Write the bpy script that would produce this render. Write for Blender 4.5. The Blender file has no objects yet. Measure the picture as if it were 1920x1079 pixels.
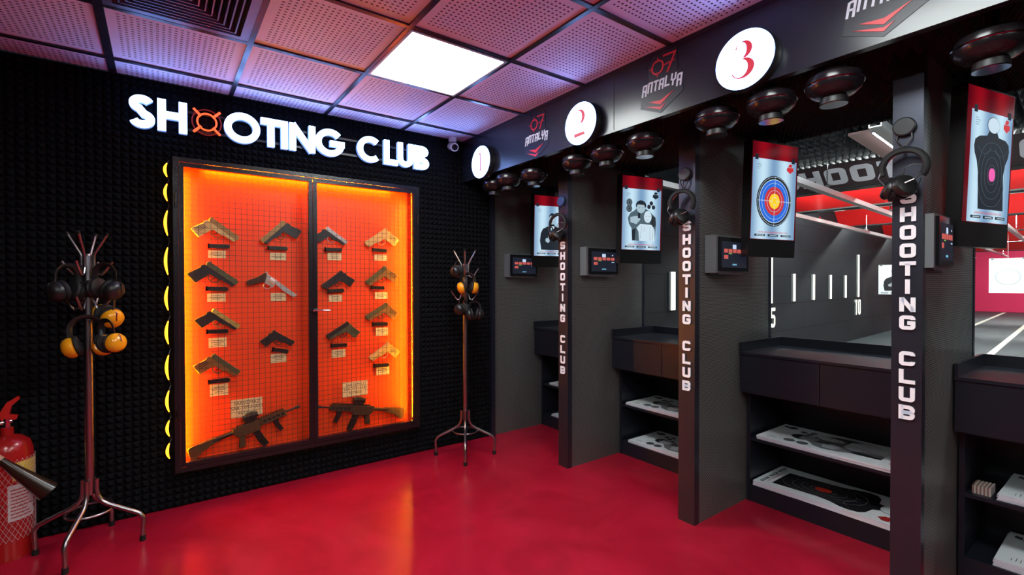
import bpy, math, random
from mathutils import Matrix, Vector
random.seed(7)
S = bpy.context.scene
COL = S.collection
PI = math.pi
# ------------------------------------------------------------------ camera, world, exposure
cam_d = bpy.data.cameras.new('camera'); cam = bpy.data.objects.new('camera', cam_d); COL.objects.link(cam)
RC = ((0.82144, -0.57028, -0.00201), (-0.00747, -0.00724, -0.99995), (0.57024, 0.82142, -0.01021))  # right, down, forward
m = Matrix.Identity(4)
for i in range(3):
    m[i][0] = RC[0][i]; m[i][1] = -RC[1][i]; m[i][2] = -RC[2][i]
m.translation = (-1.3998, -3.4839, 1.3819)
cam.matrix_world = m
cam_d.sensor_width = 36.0; cam_d.lens = 883.52 * 36 / 1920
cam_d.shift_x = 46.41 / 1920; cam_d.shift_y = 1.14 / 1920
cam_d.clip_start = 0.03; cam_d.clip_end = 100
S.camera = cam
W = bpy.data.worlds.new('world'); S.world = W; W.use_nodes = True
W.node_tree.nodes['Background'].inputs[0].default_value = (0.25, 0.3, 0.45, 1)
W.node_tree.nodes['Background'].inputs[1].default_value = 0.02
S.view_settings.view_transform = 'Standard'; S.view_settings.look = 'None'
S.view_settings.exposure = 0.0; S.view_settings.gamma = 1.0; S.view_settings.use_curve_mapping = False
S.cycles.use_denoising = True
S.cycles.max_bounces = 8
PANEL_E = 29.0; SIGN_E = 15.0; DISC_E = 11.0; AMBER_E = 230.0; RANGE_E = 85.0

# ------------------------------------------------------------------ materials
MATS = {}
def nt(name):
    mt = bpy.data.materials.new(name); mt.use_nodes = True
    return mt, mt.node_tree.nodes, mt.node_tree.links
def mat(name, col, rough=0.5, metal=0.0, spec=0.5, emit=None, es=0.0, noise=0.0, nscale=20.0, coat=0.0, bump=0.0, bscale=60.0):
    if name in MATS: return MATS[name]
    mt, N, L = nt(name); b = N['Principled BSDF']
    b.inputs['Base Color'].default_value = (*col, 1); b.inputs['Roughness'].default_value = rough
    b.inputs['Metallic'].default_value = metal; b.inputs['Specular IOR Level'].default_value = spec
    b.inputs['Coat Weight'].default_value = coat
    if emit: b.inputs['Emission Color'].default_value = (*emit, 1); b.inputs['Emission Strength'].default_value = es
    tc = N.new('ShaderNodeTexCoord')
    if noise > 0:
        n = N.new('ShaderNodeTexNoise'); n.inputs['Scale'].default_value = nscale; n.inputs['Detail'].default_value = 5
        L.new(tc.outputs['Object'], n.inputs['Vector'])
        mx = N.new('ShaderNodeMix'); mx.data_type = 'RGBA'
        mx.inputs['A'].default_value = (*[c * (1 - noise) for c in col], 1); mx.inputs['B'].default_value = (*[min(1, c * (1 + noise)) for c in col], 1)
        L.new(n.outputs['Fac'], mx.inputs['Factor']); L.new(mx.outputs['Result'], b.inputs['Base Color'])
    if bump > 0:
        n = N.new('ShaderNodeTexNoise'); n.inputs['Scale'].default_value = bscale; L.new(tc.outputs['Object'], n.inputs['Vector'])
        bp = N.new('ShaderNodeBump'); bp.inputs['Strength'].default_value = bump; bp.inputs['Distance'].default_value = 0.01
        L.new(n.outputs['Fac'], bp.inputs['Height']); L.new(bp.outputs['Normal'], b.inputs['Normal'])
    MATS[name] = mt; return mt
def emis(name, col, s):
    return mat(name, (0.02, 0.02, 0.02), 0.5, emit=col, es=s)
def math_node(N, L, op, a, b=None, c=None):
    n = N.new('ShaderNodeMath'); n.operation = op
    for i, v in enumerate((a, b, c)):
        if v is None: continue
        if isinstance(v, (int, float)): n.inputs[i].default_value = v
        else: L.new(v, n.inputs[i])
    return n.outputs[0]
# ceiling tile: rectangular slots in rows, a plain border round each tile
def ceiling_mat():
    mt, N, L = nt('perforated tile'); b = N['Principled BSDF']; b.inputs['Roughness'].default_value = 0.7
    tc = N.new('ShaderNodeTexCoord'); sp = N.new('ShaderNodeSeparateXYZ'); L.new(tc.outputs['Object'], sp.inputs[0])
    M = lambda *a: math_node(N, L, *a)
    def axis(o, off, pitch, w):
        t = M('MODULO', M('ADD', o, off), 0.6)
        inside = M('MULTIPLY', M('GREATER_THAN', t, 0.052), M('LESS_THAN', t, 0.548))
        f = M('FRACT', M('DIVIDE', M('SUBTRACT', t, 0.052), pitch))
        return M('MULTIPLY', inside, M('LESS_THAN', M('ABSOLUTE', M('SUBTRACT', f, 0.5)), w))
    a = axis(sp.outputs['X'], 1.6143 + 6.0, 0.0248, 0.23); c = axis(sp.outputs['Y'], 0.2268 + 12.0, 0.0248, 0.17)
    h = M('MULTIPLY', a, c)
    mx = N.new('ShaderNodeMix'); mx.data_type = 'RGBA'; mx.inputs['A'].default_value = (0.78, 0.74, 0.92, 1); mx.inputs['B'].default_value = (0.05, 0.015, 0.03, 1)
    L.new(h, mx.inputs['Factor']); L.new(mx.outputs['Result'], b.inputs['Base Color'])
    return mt
# expanded metal: slanting lozenge holes in grey steel
def perf_mat(name, swap=False):
    mt, N, L = nt(name); b = N['Principled BSDF']
    tc = N.new('ShaderNodeTexCoord'); sp = N.new('ShaderNodeSeparateXYZ'); L.new(tc.outputs['Object'], sp.inputs[0])
    M = lambda *a: math_node(N, L, *a)
    x = sp.outputs['Y' if swap else 'X']; z = sp.outputs['Z']
    r = M('DIVIDE', z, 0.0085); odd = M('MULTIPLY', M('FLOOR', M('MODULO', M('ADD', r, 1000), 2.0)), 0.5)
    fx = M('SUBTRACT', M('FRACT', M('ADD', M('DIVIDE', x, 0.016), M('ADD', odd, 100))), 0.5)
    fz = M('SUBTRACT', M('FRACT', r), 0.5)
    d = M('ADD', M('ABSOLUTE', fx), M('MULTIPLY', M('ABSOLUTE', fz), 0.72))
    hole = M('LESS_THAN', d, 0.36)
    n = N.new('ShaderNodeTexNoise'); n.inputs['Scale'].default_value = 3.0; L.new(tc.outputs['Object'], n.inputs['Vector'])
    mx = N.new('ShaderNodeMix'); mx.data_type = 'RGBA'; mx.inputs['A'].default_value = (0.22, 0.23, 0.225, 1); mx.inputs['B'].default_value = (0.002, 0.002, 0.002, 1)
    L.new(hole, mx.inputs['Factor']); L.new(mx.outputs['Result'], b.inputs['Base Color'])
    L.new(M('SUBTRACT', 0.45, M('MULTIPLY', hole, 0.45)), b.inputs['Metallic'])
    L.new(M('ADD', M('ADD', 0.3, M('MULTIPLY', n.outputs['Fac'], 0.15)), M('MULTIPLY', hole, 0.5)), b.inputs['Roughness'])
    bp = N.new('ShaderNodeBump'); bp.inputs['Strength'].default_value = 0.6; bp.inputs['Distance'].default_value = 0.003
    L.new(M('MINIMUM', d, 0.5), bp.inputs['Height']); L.new(bp.outputs['Normal'], b.inputs['Normal'])
    return mt
def floor_mat():
    mt, N, L = nt('red epoxy'); b = N['Principled BSDF']
    tc = N.new('ShaderNodeTexCoord'); n = N.new('ShaderNodeTexNoise'); n.inputs['Scale'].default_value = 2.2; n.inputs['Detail'].default_value = 8; n.inputs['Distortion'].default_value = 1.2
    L.new(tc.outputs['Object'], n.inputs['Vector'])
    cr = N.new('ShaderNodeValToRGB'); cr.color_ramp.elements[0].position = 0.3; cr.color_ramp.elements[0].color = (0.33, 0.006, 0.022, 1)
    cr.color_ramp.elements[1].position = 0.72; cr.color_ramp.elements[1].color = (0.47, 0.011, 0.036, 1)
    L.new(n.outputs['Fac'], cr.inputs[0]); L.new(cr.outputs[0], b.inputs['Base Color'])
    n2 = N.new('ShaderNodeTexNoise'); n2.inputs['Scale'].default_value = 3; n2.inputs['Detail'].default_value = 6; L.new(tc.outputs['Object'], n2.inputs['Vector'])
    mr = N.new('ShaderNodeMapRange'); mr.inputs['To Min'].default_value = 0.2; mr.inputs['To Max'].default_value = 0.28
    L.new(n2.outputs['Fac'], mr.inputs['Value']); L.new(mr.outputs['Result'], b.inputs['Roughness'])
    bp = N.new('ShaderNodeBump'); bp.inputs['Strength'].default_value = 0.03; bp.inputs['Distance'].default_value = 0.01
    L.new(n.outputs['Fac'], bp.inputs['Height']); L.new(bp.outputs['Normal'], b.inputs['Normal'])
    return mt
def brick_mat(name, c1, cm, w, h, scale=1.0, rough=0.6):
    mt, N, L = nt(name); b = N['Principled BSDF']; b.inputs['Roughness'].default_value = rough; b.inputs['Specular IOR Level'].default_value = 0.2
    tc = N.new('ShaderNodeTexCoord'); mp = N.new('ShaderNodeMapping'); mp.inputs['Rotation'].default_value = (PI / 2, 0, 0)
    L.new(tc.outputs['Object'], mp.inputs[0])
    br = N.new('ShaderNodeTexBrick'); br.inputs['Color1'].default_value = (*c1, 1); br.inputs['Color2'].default_value = (*[c * 0.85 for c in c1], 1); br.inputs['Mortar'].default_value = (*cm, 1)
    br.inputs['Scale'].default_value = 1; br.inputs['Brick Width'].default_value = w; br.inputs['Row Height'].default_value = h; br.inputs['Mortar Size'].default_value = 0.012
    L.new(mp.outputs[0], br.inputs['Vector']); L.new(br.outputs['Color'], b.inputs['Base Color'])
    return mt
M_FLOOR = floor_mat(); M_TILE = ceiling_mat(); M_PERF = perf_mat('expanded metal')
M_FOAM = mat('charcoal foam', (0.0045, 0.0045, 0.006), 0.85, spec=0.12)
M_FOAM2 = mat('booth foam', (0.02, 0.02, 0.022), 0.9, spec=0.2)
M_LAM = mat('anthracite laminate', (0.015, 0.017, 0.028), 0.26, spec=0.5)
M_PIL = mat('post laminate', (0.052, 0.058, 0.082), 0.33, metal=0.7, spec=0.8)
M_GRID = mat('black grid metal', (0.02, 0.02, 0.03), 0.25, spec=0.7)
M_BLK = mat('black plastic', (0.012, 0.012, 0.013), 0.35)
M_MBLK = mat('matt black', (0.006, 0.006, 0.007), 0.7)
M_GLOSS = mat('glossy black', (0.008, 0.008, 0.01), 0.12, spec=0.6)
M_DOME = mat('dome black', (0.01, 0.008, 0.01), 0.22, spec=0.4)
M_GREY = mat('grey casing', (0.16, 0.175, 0.19), 0.45)
M_CHR = mat('chrome', (0.75, 0.75, 0.78), 0.12, metal=1.0)
M_STL = mat('brushed steel tube', (0.38, 0.36, 0.38), 0.3, metal=1.0)
M_FRM = mat('black painted steel', (0.012, 0.01, 0.013), 0.25, spec=0.4, bump=0.15, bscale=90)
M_WIRE = mat('mesh wire', (0.05, 0.04, 0.035), 0.45, metal=0.5)
M_WHT = mat('white paper', (0.8, 0.86, 0.9), 0.5)
M_EDGE = mat('paper edge', (0.72, 0.7, 0.78), 0.7)
M_CNT = mat('counter laminate', (0.011, 0.013, 0.021), 0.38, spec=0.4)
M_INK = mat('black ink', (0.012, 0.012, 0.015), 0.4)
M_INKG = mat('grey ink', (0.16, 0.17, 0.19), 0.5)
M_INKR = mat('red ink', (0.4, 0.02, 0.02), 0.5)
M_LET = mat('white letter face', (0.85, 0.85, 0.88), 0.35, emit=(0.9, 0.9, 1), es=0.12)
M_LETS = mat('letter side', (0.1, 0.1, 0.12), 0.4)
M_YEL = mat('yellow ear cup', (0.9, 0.36, 0.01), 0.22, spec=0.6)
M_RED = mat('red enamel', (0.45, 0.012, 0.012), 0.25, coat=0.3)
M_ORG = mat('orange panel', (0.9, 0.06, 0.002), 0.55)
M_PLQ = mat('cream plaque', (0.75, 0.6, 0.33), 0.5)
M_SIGN = emis('white led face', (0.24, 0.4, 1.0), SIGN_E)
M_SIGNS = mat('letter return', (0.5, 0.6, 0.8), 0.4, emit=(0.2, 0.4, 1.0), es=0.8)
M_NEON = emis('orange red neon', (1.0, 0.09, 0.02), 2.2)
M_NEON2 = emis('dim red neon', (0.5, 0.01, 0.01), 0.35)
M_DISC = emis('lit disc face', (0.24, 0.42, 1.0), DISC_E)
M_DIGIT = emis('red digit', (0.75, 0.02, 0.05), 0.9)
M_PANEL = emis('ceiling led', (0.93, 1.0, 0.98), PANEL_E)
M_AMB = emis('amber led strip', (1.0, 0.36, 0.004), AMBER_E)
M_AMB2 = emis('amber rope', (1.0, 0.42, 0.02), 3.0)
M_LOGOW = mat('emblem white', (0.62, 0.64, 0.72), 0.45, emit=(0.8, 0.8, 1), es=0.08)
M_LOGOR = mat('emblem red', (0.55, 0.02, 0.035), 0.4, emit=(1, 0.02, 0.03), es=0.05)
M_LOGOB = mat('emblem navy', (0.006, 0.006, 0.018), 0.4)

# ------------------------------------------------------------------ mesh builder
def tag(o, label=None, cat=None, group=None, kind=None):
    if label: o['label'] = label
    if cat: o['category'] = cat
    if group: o['group'] = group
    if kind: o['kind'] = kind
    return o
def thing(name, loc, label, cat, group=None):
    o = bpy.data.objects.new(name, None); COL.objects.link(o); o.location = loc; o.empty_display_size = 0.05
    return tag(o, label, cat, group)
def root_loc(p):
    v = Vector((0, 0, 0))
    while p is not None: v += p.location; p = p.parent
    return v
def frame(o, ang, roll=0.0, lean=0.0):
    """local x along heading ang (degrees), local y up, local z out towards the viewer"""
    a = math.radians(ang)
    X = Vector((math.cos(a), math.sin(a), 0)); U = Vector((0, 0, 1)); Nn = X.cross(U)
    mm = Matrix((( X.x, U.x, Nn.x, o[0]), (X.y, U.y, Nn.y, o[1]), (X.z, U.z, Nn.z, o[2]), (0, 0, 0, 1)))
    return mm @ Matrix.Rotation(lean, 4, 'X') @ Matrix.Rotation(roll, 4, 'Z')
class MB:
    def __init__(s, M=None): s.v = []; s.f = []; s.M = M if M is not None else Matrix.Identity(4)
    def add(s, vs, fs):
        n = len(s.v); s.v += [s.M @ Vector(v) for v in vs]; s.f += [tuple(i + n for i in f) for f in fs]; return s
    def box(s, a, b):
        x0, y0, z0 = a; x1, y1, z1 = b
        return s.add([(x0,y0,z0),(x1,y0,z0),(x1,y1,z0),(x0,y1,z0),(x0,y0,z1),(x1,y0,z1),(x1,y1,z1),(x0,y1,z1)],
                     [(0,3,2,1),(4,5,6,7),(0,1,5,4),(1,2,6,5),(2,3,7,6),(3,0,4,7)])
    def quad(s, *p): return s.add(p, [tuple(range(len(p)))])
    def prism(s, poly, z0, z1):
        n = len(poly); vs = [(p[0], p[1], z0) for p in poly] + [(p[0], p[1], z1) for p in poly]
        return s.add(vs, [tuple(range(n))[::-1], tuple(range(n, 2 * n))] + [(i, (i + 1) % n, n + (i + 1) % n, n + i) for i in range(n)])
    def bprism(s, poly, z0, z1, b=0.003):
        """prism whose front edge is chamfered"""
        cx = sum(p[0] for p in poly) / len(poly); cy = sum(p[1] for p in poly) / len(poly); n = len(poly)
        def inset(p):
            d = math.hypot(p[0] - cx, p[1] - cy) or 1; k = max(0.3, 1 - b / d); return (cx + (p[0] - cx) * k, cy + (p[1] - cy) * k)
        q = [inset(p) for p in poly]
        vs = [(p[0], p[1], z0) for p in poly] + [(p[0], p[1], z1 - b) for p in poly] + [(p[0], p[1], z1) for p in q]
        fs = [tuple(range(n))[::-1], tuple(range(2 * n, 3 * n))]
        for k in (0, n): fs += [(k + i, k + (i + 1) % n, k + n + (i + 1) % n, k + n + i) for i in range(n)]
        return s.add(vs, fs)
    def cyl(s, a, b, r, r2=None, n=16, cap=True):
        a = Vector(a); b = Vector(b); r2 = r if r2 is None else r2; d = (b - a).normalized()
        u = d.orthogonal().normalized(); w = d.cross(u); vs = []
        for c, rr in ((a, r), (b, r2)):
            for i in range(n):
                t = 2 * PI * i / n; vs.append(c + (u * math.cos(t) + w * math.sin(t)) * rr)
        fs = [(i, (i + 1) % n, n + (i + 1) % n, n + i) for i in range(n)]
        if cap: fs += [tuple(range(n))[::-1], tuple(range(n, 2 * n))]
        return s.add(vs, fs)
    def tube(s, pts, r, n=10, closed=False, flat=1.0, rr=None):
        P = [Vector(p) for p in pts]; m_ = len(P); vs = []; u = None
        for i, p in enumerate(P):
            if closed: d = (P[(i + 1) % m_] - P[i - 1]).normalized()
            else: d = (P[min(i + 1, m_ - 1)] - P[max(i - 1, 0)]).normalized()
            u = (d.orthogonal() if u is None else (u - d * u.dot(d))).normalized(); w = d.cross(u)
            R_ = rr[i] if rr else r
            for k in range(n):
                t = 2 * PI * k / n; vs.append(p + (u * math.cos(t) * flat + w * math.sin(t)) * R_)
        fs = []
        for i in range(m_ if closed else m_ - 1):
            j = (i + 1) % m_
            fs += [(i * n + k, i * n + (k + 1) % n, j * n + (k + 1) % n, j * n + k) for k in range(n)]
        if not closed: fs += [tuple(range(n))[::-1], tuple(range((m_ - 1) * n, m_ * n))]
        return s.add(vs, fs)
    def lathe(s, prof, c=(0, 0, 0), axis=(0, 0, 1), n=28):
        A = Vector(axis).normalized(); u = A.orthogonal().normalized(); w = A.cross(u); c = Vector(c); vs = []
        for r, h in prof:
            for k in range(n):
                t = 2 * PI * k / n; vs.append(c + A * h + (u * math.cos(t) + w * math.sin(t)) * max(r, 1e-4))
        fs = [(i * n + k, i * n + (k + 1) % n, (i + 1) * n + (k + 1) % n, (i + 1) * n + k) for i in range(len(prof) - 1) for k in range(n)]
        fs += [tuple(range(n))[::-1], tuple(range((len(prof) - 1) * n, len(prof) * n))]
        return s.add(vs, fs)
    def ell(s, c, r, n=20, h=12, M2=None):
        vs = []; fs = []
        for i in range(h + 1):
            ph = -PI / 2 + PI * i / h; rad = max(math.cos(ph), 1e-3)
            for k in range(n):
                t = 2 * PI * k / n; p = Vector((r[0] * rad * math.cos(t), r[1] * rad * math.sin(t), r[2] * math.sin(ph)))
                if M2: p = M2 @ p
                vs.append(p + Vector(c))
        for i in range(h): fs += [(i * n + k, i * n + (k + 1) % n, (i + 1) * n + (k + 1) % n, (i + 1) * n + k) for k in range(n)]
        return s.add(vs, fs)
    def disc(s, c, r, z=0.0, ry=None, n=40):
        ry = r if ry is None else ry
        return s.add([(c[0] + r * math.cos(2 * PI * k / n), c[1] + ry * math.sin(2 * PI * k / n), z) for k in range(n)], [tuple(range(n))])
    def ring(s, c, r0, r1, z0, z1, ys=1.0, n=48, a0=0.0, a1=2 * PI):
        full = abs(a1 - a0 - 2 * PI) < 1e-6; vs = []; m_ = n if full else n + 1
        for k in range(m_):
            t = a0 + (a1 - a0) * k / n; cx_, sy_ = math.cos(t), math.sin(t) * ys
            for r in (r0, r1):
                for z in (z0, z1): vs.append((c[0] + r * cx_, c[1] + r * sy_, z))
        fs = []
        for k in range(n):
            a = 4 * k; b = 4 * ((k + 1) % m_)
            fs += [(a + 1, a + 3, b + 3, b + 1), (a, b, b + 2, a + 2), (a + 2, b + 2, b + 3, a + 3), (a, a + 1, b + 1, b)]
        return s.add(vs, fs)
    def ribbon(s, pts, w, z0, z1, closed=False):
        """bold stroke: a flat ribbon of width w with mitred bends, thickness z0..z1"""
        P = [Vector((p[0], p[1])) for p in pts]; n = len(P); Lf = []; Rt = []
        for i in range(n):
            a = P[i - 1] if (i > 0 or closed) else None; b = P[(i + 1) % n] if (i < n - 1 or closed) else None
            d1 = (P[i] - a).normalized() if a is not None else None; d2 = (b - P[i]).normalized() if b is not None else None
            if d1 is None: d1 = d2
            if d2 is None: d2 = d1
            n1 = Vector((-d1.y, d1.x)); n2 = Vector((-d2.y, d2.x)); nn = (n1 + n2)
            nn = nn.normalized() if nn.length > 1e-6 else n1
            k = w / 2 / max(0.45, nn.dot(n1)); Lf.append(P[i] + nn * k); Rt.append(P[i] - nn * k)
        vs = []
        for l, r in zip(Lf, Rt): vs += [(l.x, l.y, z0), (r.x, r.y, z0), (l.x, l.y, z1), (r.x, r.y, z1)]
        fs = []
        for i in range(n if closed else n - 1):
            a = 4 * i; b = 4 * ((i + 1) % n)
            fs += [(a + 2, a + 3, b + 3, b + 2), (a, b, b + 1, a + 1), (a, a + 2, b + 2, b), (a + 1, b + 1, b + 3, a + 3)]
        if not closed: fs += [(0, 1, 3, 2), (4 * n - 4, 4 * n - 2, 4 * n - 1, 4 * n - 3)]
        return s.add(vs, fs)
    def build(s, name, material, parent=None, smooth=False, label=None, cat=None, group=None, kind=None, base=None):
        off = root_loc(parent) if parent is not None else (Vector(base) if base is not None else Vector((0, 0, 0)))
        me = bpy.data.meshes.new(name); me.from_pydata([tuple(v - off) for v in s.v], [], s.f); me.update()
        import bmesh
        bm = bmesh.new(); bm.from_mesh(me); bmesh.ops.recalc_face_normals(bm, faces=bm.faces); bm.to_mesh(me); bm.free()
        ms = material if isinstance(material, list) else [material]
        for q in ms: me.materials.append(q)
        if smooth:
            for p in me.polygons: p.use_smooth = True
            try: me.set_sharp_from_angle(angle=math.radians(38))
            except Exception: pass
        o = bpy.data.objects.new(name, me); COL.objects.link(o)
        if parent is not None: o.parent = parent
        elif base is not None: o.location = base
        return tag(o, label, cat, group, kind)
def struct(name, mb, mt, label, cat='structure', **k):
    return mb.build(name, mt, kind='structure', label=label, cat=cat, **k)
def text_into(mb, txt, size, x, y, z, M=None):
    """small lettering, centred on x"""
    cu = bpy.data.curves.new('t', 'FONT'); cu.body = txt; cu.size = size; cu.align_x = 'CENTER'; cu.resolution_u = 2
    o = bpy.data.objects.new('t', cu); COL.objects.link(o)
    dg = bpy.context.evaluated_depsgraph_get(); me = bpy.data.meshes.new_from_object(o.evaluated_get(dg))
    vs = [(v.co.x + x, v.co.y + y, z) for v in me.vertices]
    if M: vs = [tuple(M @ Vector(v)) for v in vs]
    mb.add(vs, [tuple(p.vertices) for p in me.polygons])
    bpy.data.objects.remove(o); bpy.data.curves.remove(cu); bpy.data.meshes.remove(me)
    return mb
def arc(cx, cy, rx, ry, a0, a1, n=20):
    return [(cx + rx * math.cos(math.radians(a0 + (a1 - a0) * i / n)), cy + ry * math.sin(math.radians(a0 + (a1 - a0) * i / n))) for i in range(n + 1)]

# ------------------------------------------------------------------ stroke letters
def geo(ch, w, t):
    """bold geometric capitals, 1 high, w wide, stroke t -> list of (points, closed)"""
    h = t / 2
    if ch == 'S': return [(arc(w/2, .74, w/2-h-.01, .26-h+.01, 25, 250, 22) + arc(w/2, .27, w/2-h, .28-h, 75, -160, 24), False)]
    if ch == 'H': return [([(h, 0), (h, 1)], False), ([(w-h, 0), (w-h, 1)], False), ([(h, .52), (w-h, .52)], False)]
    if ch == 'O': return [(arc(w/2, .5, w/2-h, .52-h, 0, 360, 44)[:-1], True)]
    if ch == 'T': return [([(0, 1-h), (w, 1-h)], False), ([(w/2, 0), (w/2, 1-h)], False)]
    if ch == 'I': return [([(w/2, 0), (w/2, 1)], False)]
    if ch == 'N': return [([(h, 0), (h, 1)], False), ([(w-h, 0), (w-h, 1)], False), ([(h*.9, .97), (w-h*.9, .03)], False)]
    if ch == 'G': return [(arc(w/2, .5, w/2-h, .52-h, 42, 352, 36), False), ([(w*.5, .48), (w, .48)], False)]
    if ch == 'C': return [(arc(w/2, .5, w/2-h, .52-h, 48, 312, 34), False)]
    if ch == 'L': return [([(h, 1), (h, h), (w, h)], False)]
    if ch == 'U': return [([(h, 1)] + arc(w/2, w/2, w/2-h, w/2-h, 180, 360, 18) + [(w-h, 1)], False)]
    if ch == 'B': return [([(h, 0), (h, 1)], False), ([(h, 1-h)] + arc(w*.5, .76, w*.45-h, .24-h, 90, -90, 12) + [(h, .52)], False), ([(h, .5)] + arc(w*.55, .26, w*.45-h, .26-h, 90, -90, 12) + [(h, h)], False)]
def rr(x0, y0, x1, y1, r, n=4):
    p = []
    for cx, cy, a in ((x1-r, y1-r, 0), (x0+r, y1-r, 90), (x0+r, y0+r, 180), (x1-r, y0+r, 270)): p += arc(cx, cy, r, r, a, a+90, n)
    return p
def euro(ch, w=1.0, t=.26):
    """wide squared-off capitals, 1 high, w wide"""
    h = t / 2; r = .12
    O = rr(h, h, w-h, 1-h, r)
    if ch == 'O': return [(O, True)]
    if ch == 'H': return [([(h, 0), (h, 1)], False), ([(w-h, 0), (w-h, 1)], False), ([(h, .5), (w-h, .5)], False)]
    if ch == 'S': return [([(w-h, .72), (w-h, 1-h-r)] + arc(w-h-r, 1-h-r, r, r, 0, 90, 4) + arc(h+r, 1-h-r, r, r, 90, 180, 4) + arc(h+r*.8, .5+r*.8, r*.8, r*.8, 180, 270, 4) + arc(w-h-r*.8, .5-r*.8, r*.8, r*.8, 90, 0, 4) + arc(w-h-r, h+r, r, r, 0, -90, 4) + arc(h+r, h+r, r, r, 270, 180, 4) + [(h, .32)], False)]
    if ch == 'T': return [([(0, 1-h), (w, 1-h)], False), ([(w/2, 0), (w/2, 1-h)], False)]
    if ch == 'I': return [([(w/2, 0), (w/2, 1)], False)]
    if ch == 'N': return [([(h, 0), (h, 1)], False), ([(w-h, 0), (w-h, 1)], False), ([(h, .95), (w-h, .05)], False)]
    if ch == 'G': return [([(w-h, .7), (w-h, 1-h-r)] + arc(w-h-r, 1-h-r, r, r, 0, 90, 4) + arc(h+r, 1-h-r, r, r, 90, 180, 4) + arc(h+r, h+r, r, r, 180, 270, 4) + arc(w-h-r, h+r, r, r, 270, 360, 4) + [(w-h, .48), (w*.5, .48)], False)]
    if ch == 'C': return [([(w-h, .7), (w-h, 1-h-r)] + arc(w-h-r, 1-h-r, r, r, 0, 90, 4) + arc(h+r, 1-h-r, r, r, 90, 180, 4) + arc(h+r, h+r, r, r, 180, 270, 4) + arc(w-h-r, h+r, r, r, 270, 360, 4) + [(w-h, .3)], False)]
    if ch == 'L': return [([(h, 1), (h, h), (w, h)], False)]
    if ch == 'U': return [([(h, 1)] + arc(h+r, h+r, r, r, 180, 270, 4) + arc(w-h-r, h+r, r, r, 270, 360, 4) + [(w-h, 1)], False)]
    if ch == 'B': return [([(h, 0), (h, 1)], False), ([(h, 1-h)] + arc(w-h-.17, 1-h-.17, .17, .17, 90, 0, 4) + arc(w-h-.17, .5+.17, .17, .17, 0, -90, 4) + [(h, .5)], False), ([(h, .5)] + arc(w-h-.17, .5-.17, .17, .17, 90, 0, 4) + arc(w-h-.17, h+.17, .17, .17, 0, -90, 4) + [(h, h)], False)]
    if ch == '5': return [([(w, 1-h), (h, 1-h), (h, .56), (w-h-r, .56)] + arc(w-h-r, .56-r, r, r, 90, 0, 4) + arc(w-h-r, h+r, r, r, 0, -90, 4) + arc(h+r, h+r, r, r, 270, 190, 4), False)]
    if ch == '1': return [([(w*.1, .78), (w*.55, 1-h*.6)], False), ([(w*.6, 0), (w*.6, 1)], False)]
    if ch == '0': return [(O, True)]
def put(mb, strokes, x, y, sx, sy, t, z0, z1, shear=0.0):
    for pts, cl in strokes:
        q = [(x + p[0] * sx + shear * p[1] * sy, y + p[1] * sy) for p in pts]
        if cl and math.hypot(q[0][0]-q[-1][0], q[0][1]-q[-1][1]) < 1e-5: q = q[:-1]
        c = []
        for p in q:
            if not c or math.hypot(p[0]-c[-1][0], p[1]-c[-1][1]) > 1e-5: c.append(p)
        mb.ribbon(c, t, z0, z1, cl)

# ------------------------------------------------------------------ dimensions
H = 2.6036; GX = -1.6143; GY = 0.2268
BX = 0.7588; BZ = 2.2644; PX_ = 1.0808
POSTS = [(-0.955, -0.858), (-1.967, -1.866), (-2.934, -2.838)]   # y extents of the three posts
XE = 1.955                                                        # back end of dividers
CO = [(0.29 - 0.29, -0.86), (-0.955, -1.868), (-1.967, -2.84), (-2.934, -3.85)]  # booth y extents
# ------------------------------------------------------------------ room shell
struct('floor', MB().box((-3.4, -6.0, -0.1), (XE + .05, 0.0, 0)), M_FLOOR, 'glossy red epoxy floor of the lobby', 'floor')
# ceiling tiles: one tray per cell; the lamp cells and the vent cell stay open
mb = MB(); bars = MB()
LIGHTS = [(2, 1), (2, 4), (-1, 4), (2, 7), (-1, 7)]; VENT = (0, 1)  # last two panels are added out of view to brighten the booth shelves
x_edges = [GX + .6 * i for i in range(-3, 5)]
for i in range(-3, 4):
    for j in range(-1, 9):
        x0 = GX + .6 * i; x1 = x0 + .6; y1 = -GY - .6 * j; y0 = y1 - .6
        x0 = max(x0, -3.4); x1 = min(x1, BX + .02); y1 = min(y1, 0); y0 = max(y0, -6)
        if x1 <= x0 or y1 <= y0 or (i, j) in LIGHTS or (i, j) == VENT: continue
        mb.box((x0 + .008, y0 + .008, H + .004), (x1 - .008, y1 - .008, H + .02))
struct('ceiling', mb, M_TILE, 'perforated square acoustic tiles of the lobby ceiling', 'ceiling')
for i in range(-2, 4):
    x = GX + .6 * i; wd = .019 if i == 0 else .0125
    bars.box((x - wd, -6, H - .006), (x + wd, 0, H + .03))
for j in range(0, 10):
    y = -GY - .6 * j
    bars.box((-3.4, y - .0125, H - .005), (BX + .02, y + .0125, H + .029))
struct('trim_1', bars, M_GRID, 'dark metal grid carrying the ceiling tiles', 'trim')
struct('trim_2', MB().box((-3.4, -6, H + .05), (BX, .0, H + .1)), M_MBLK, 'black void over the ceiling tiles', 'trim')
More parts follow.
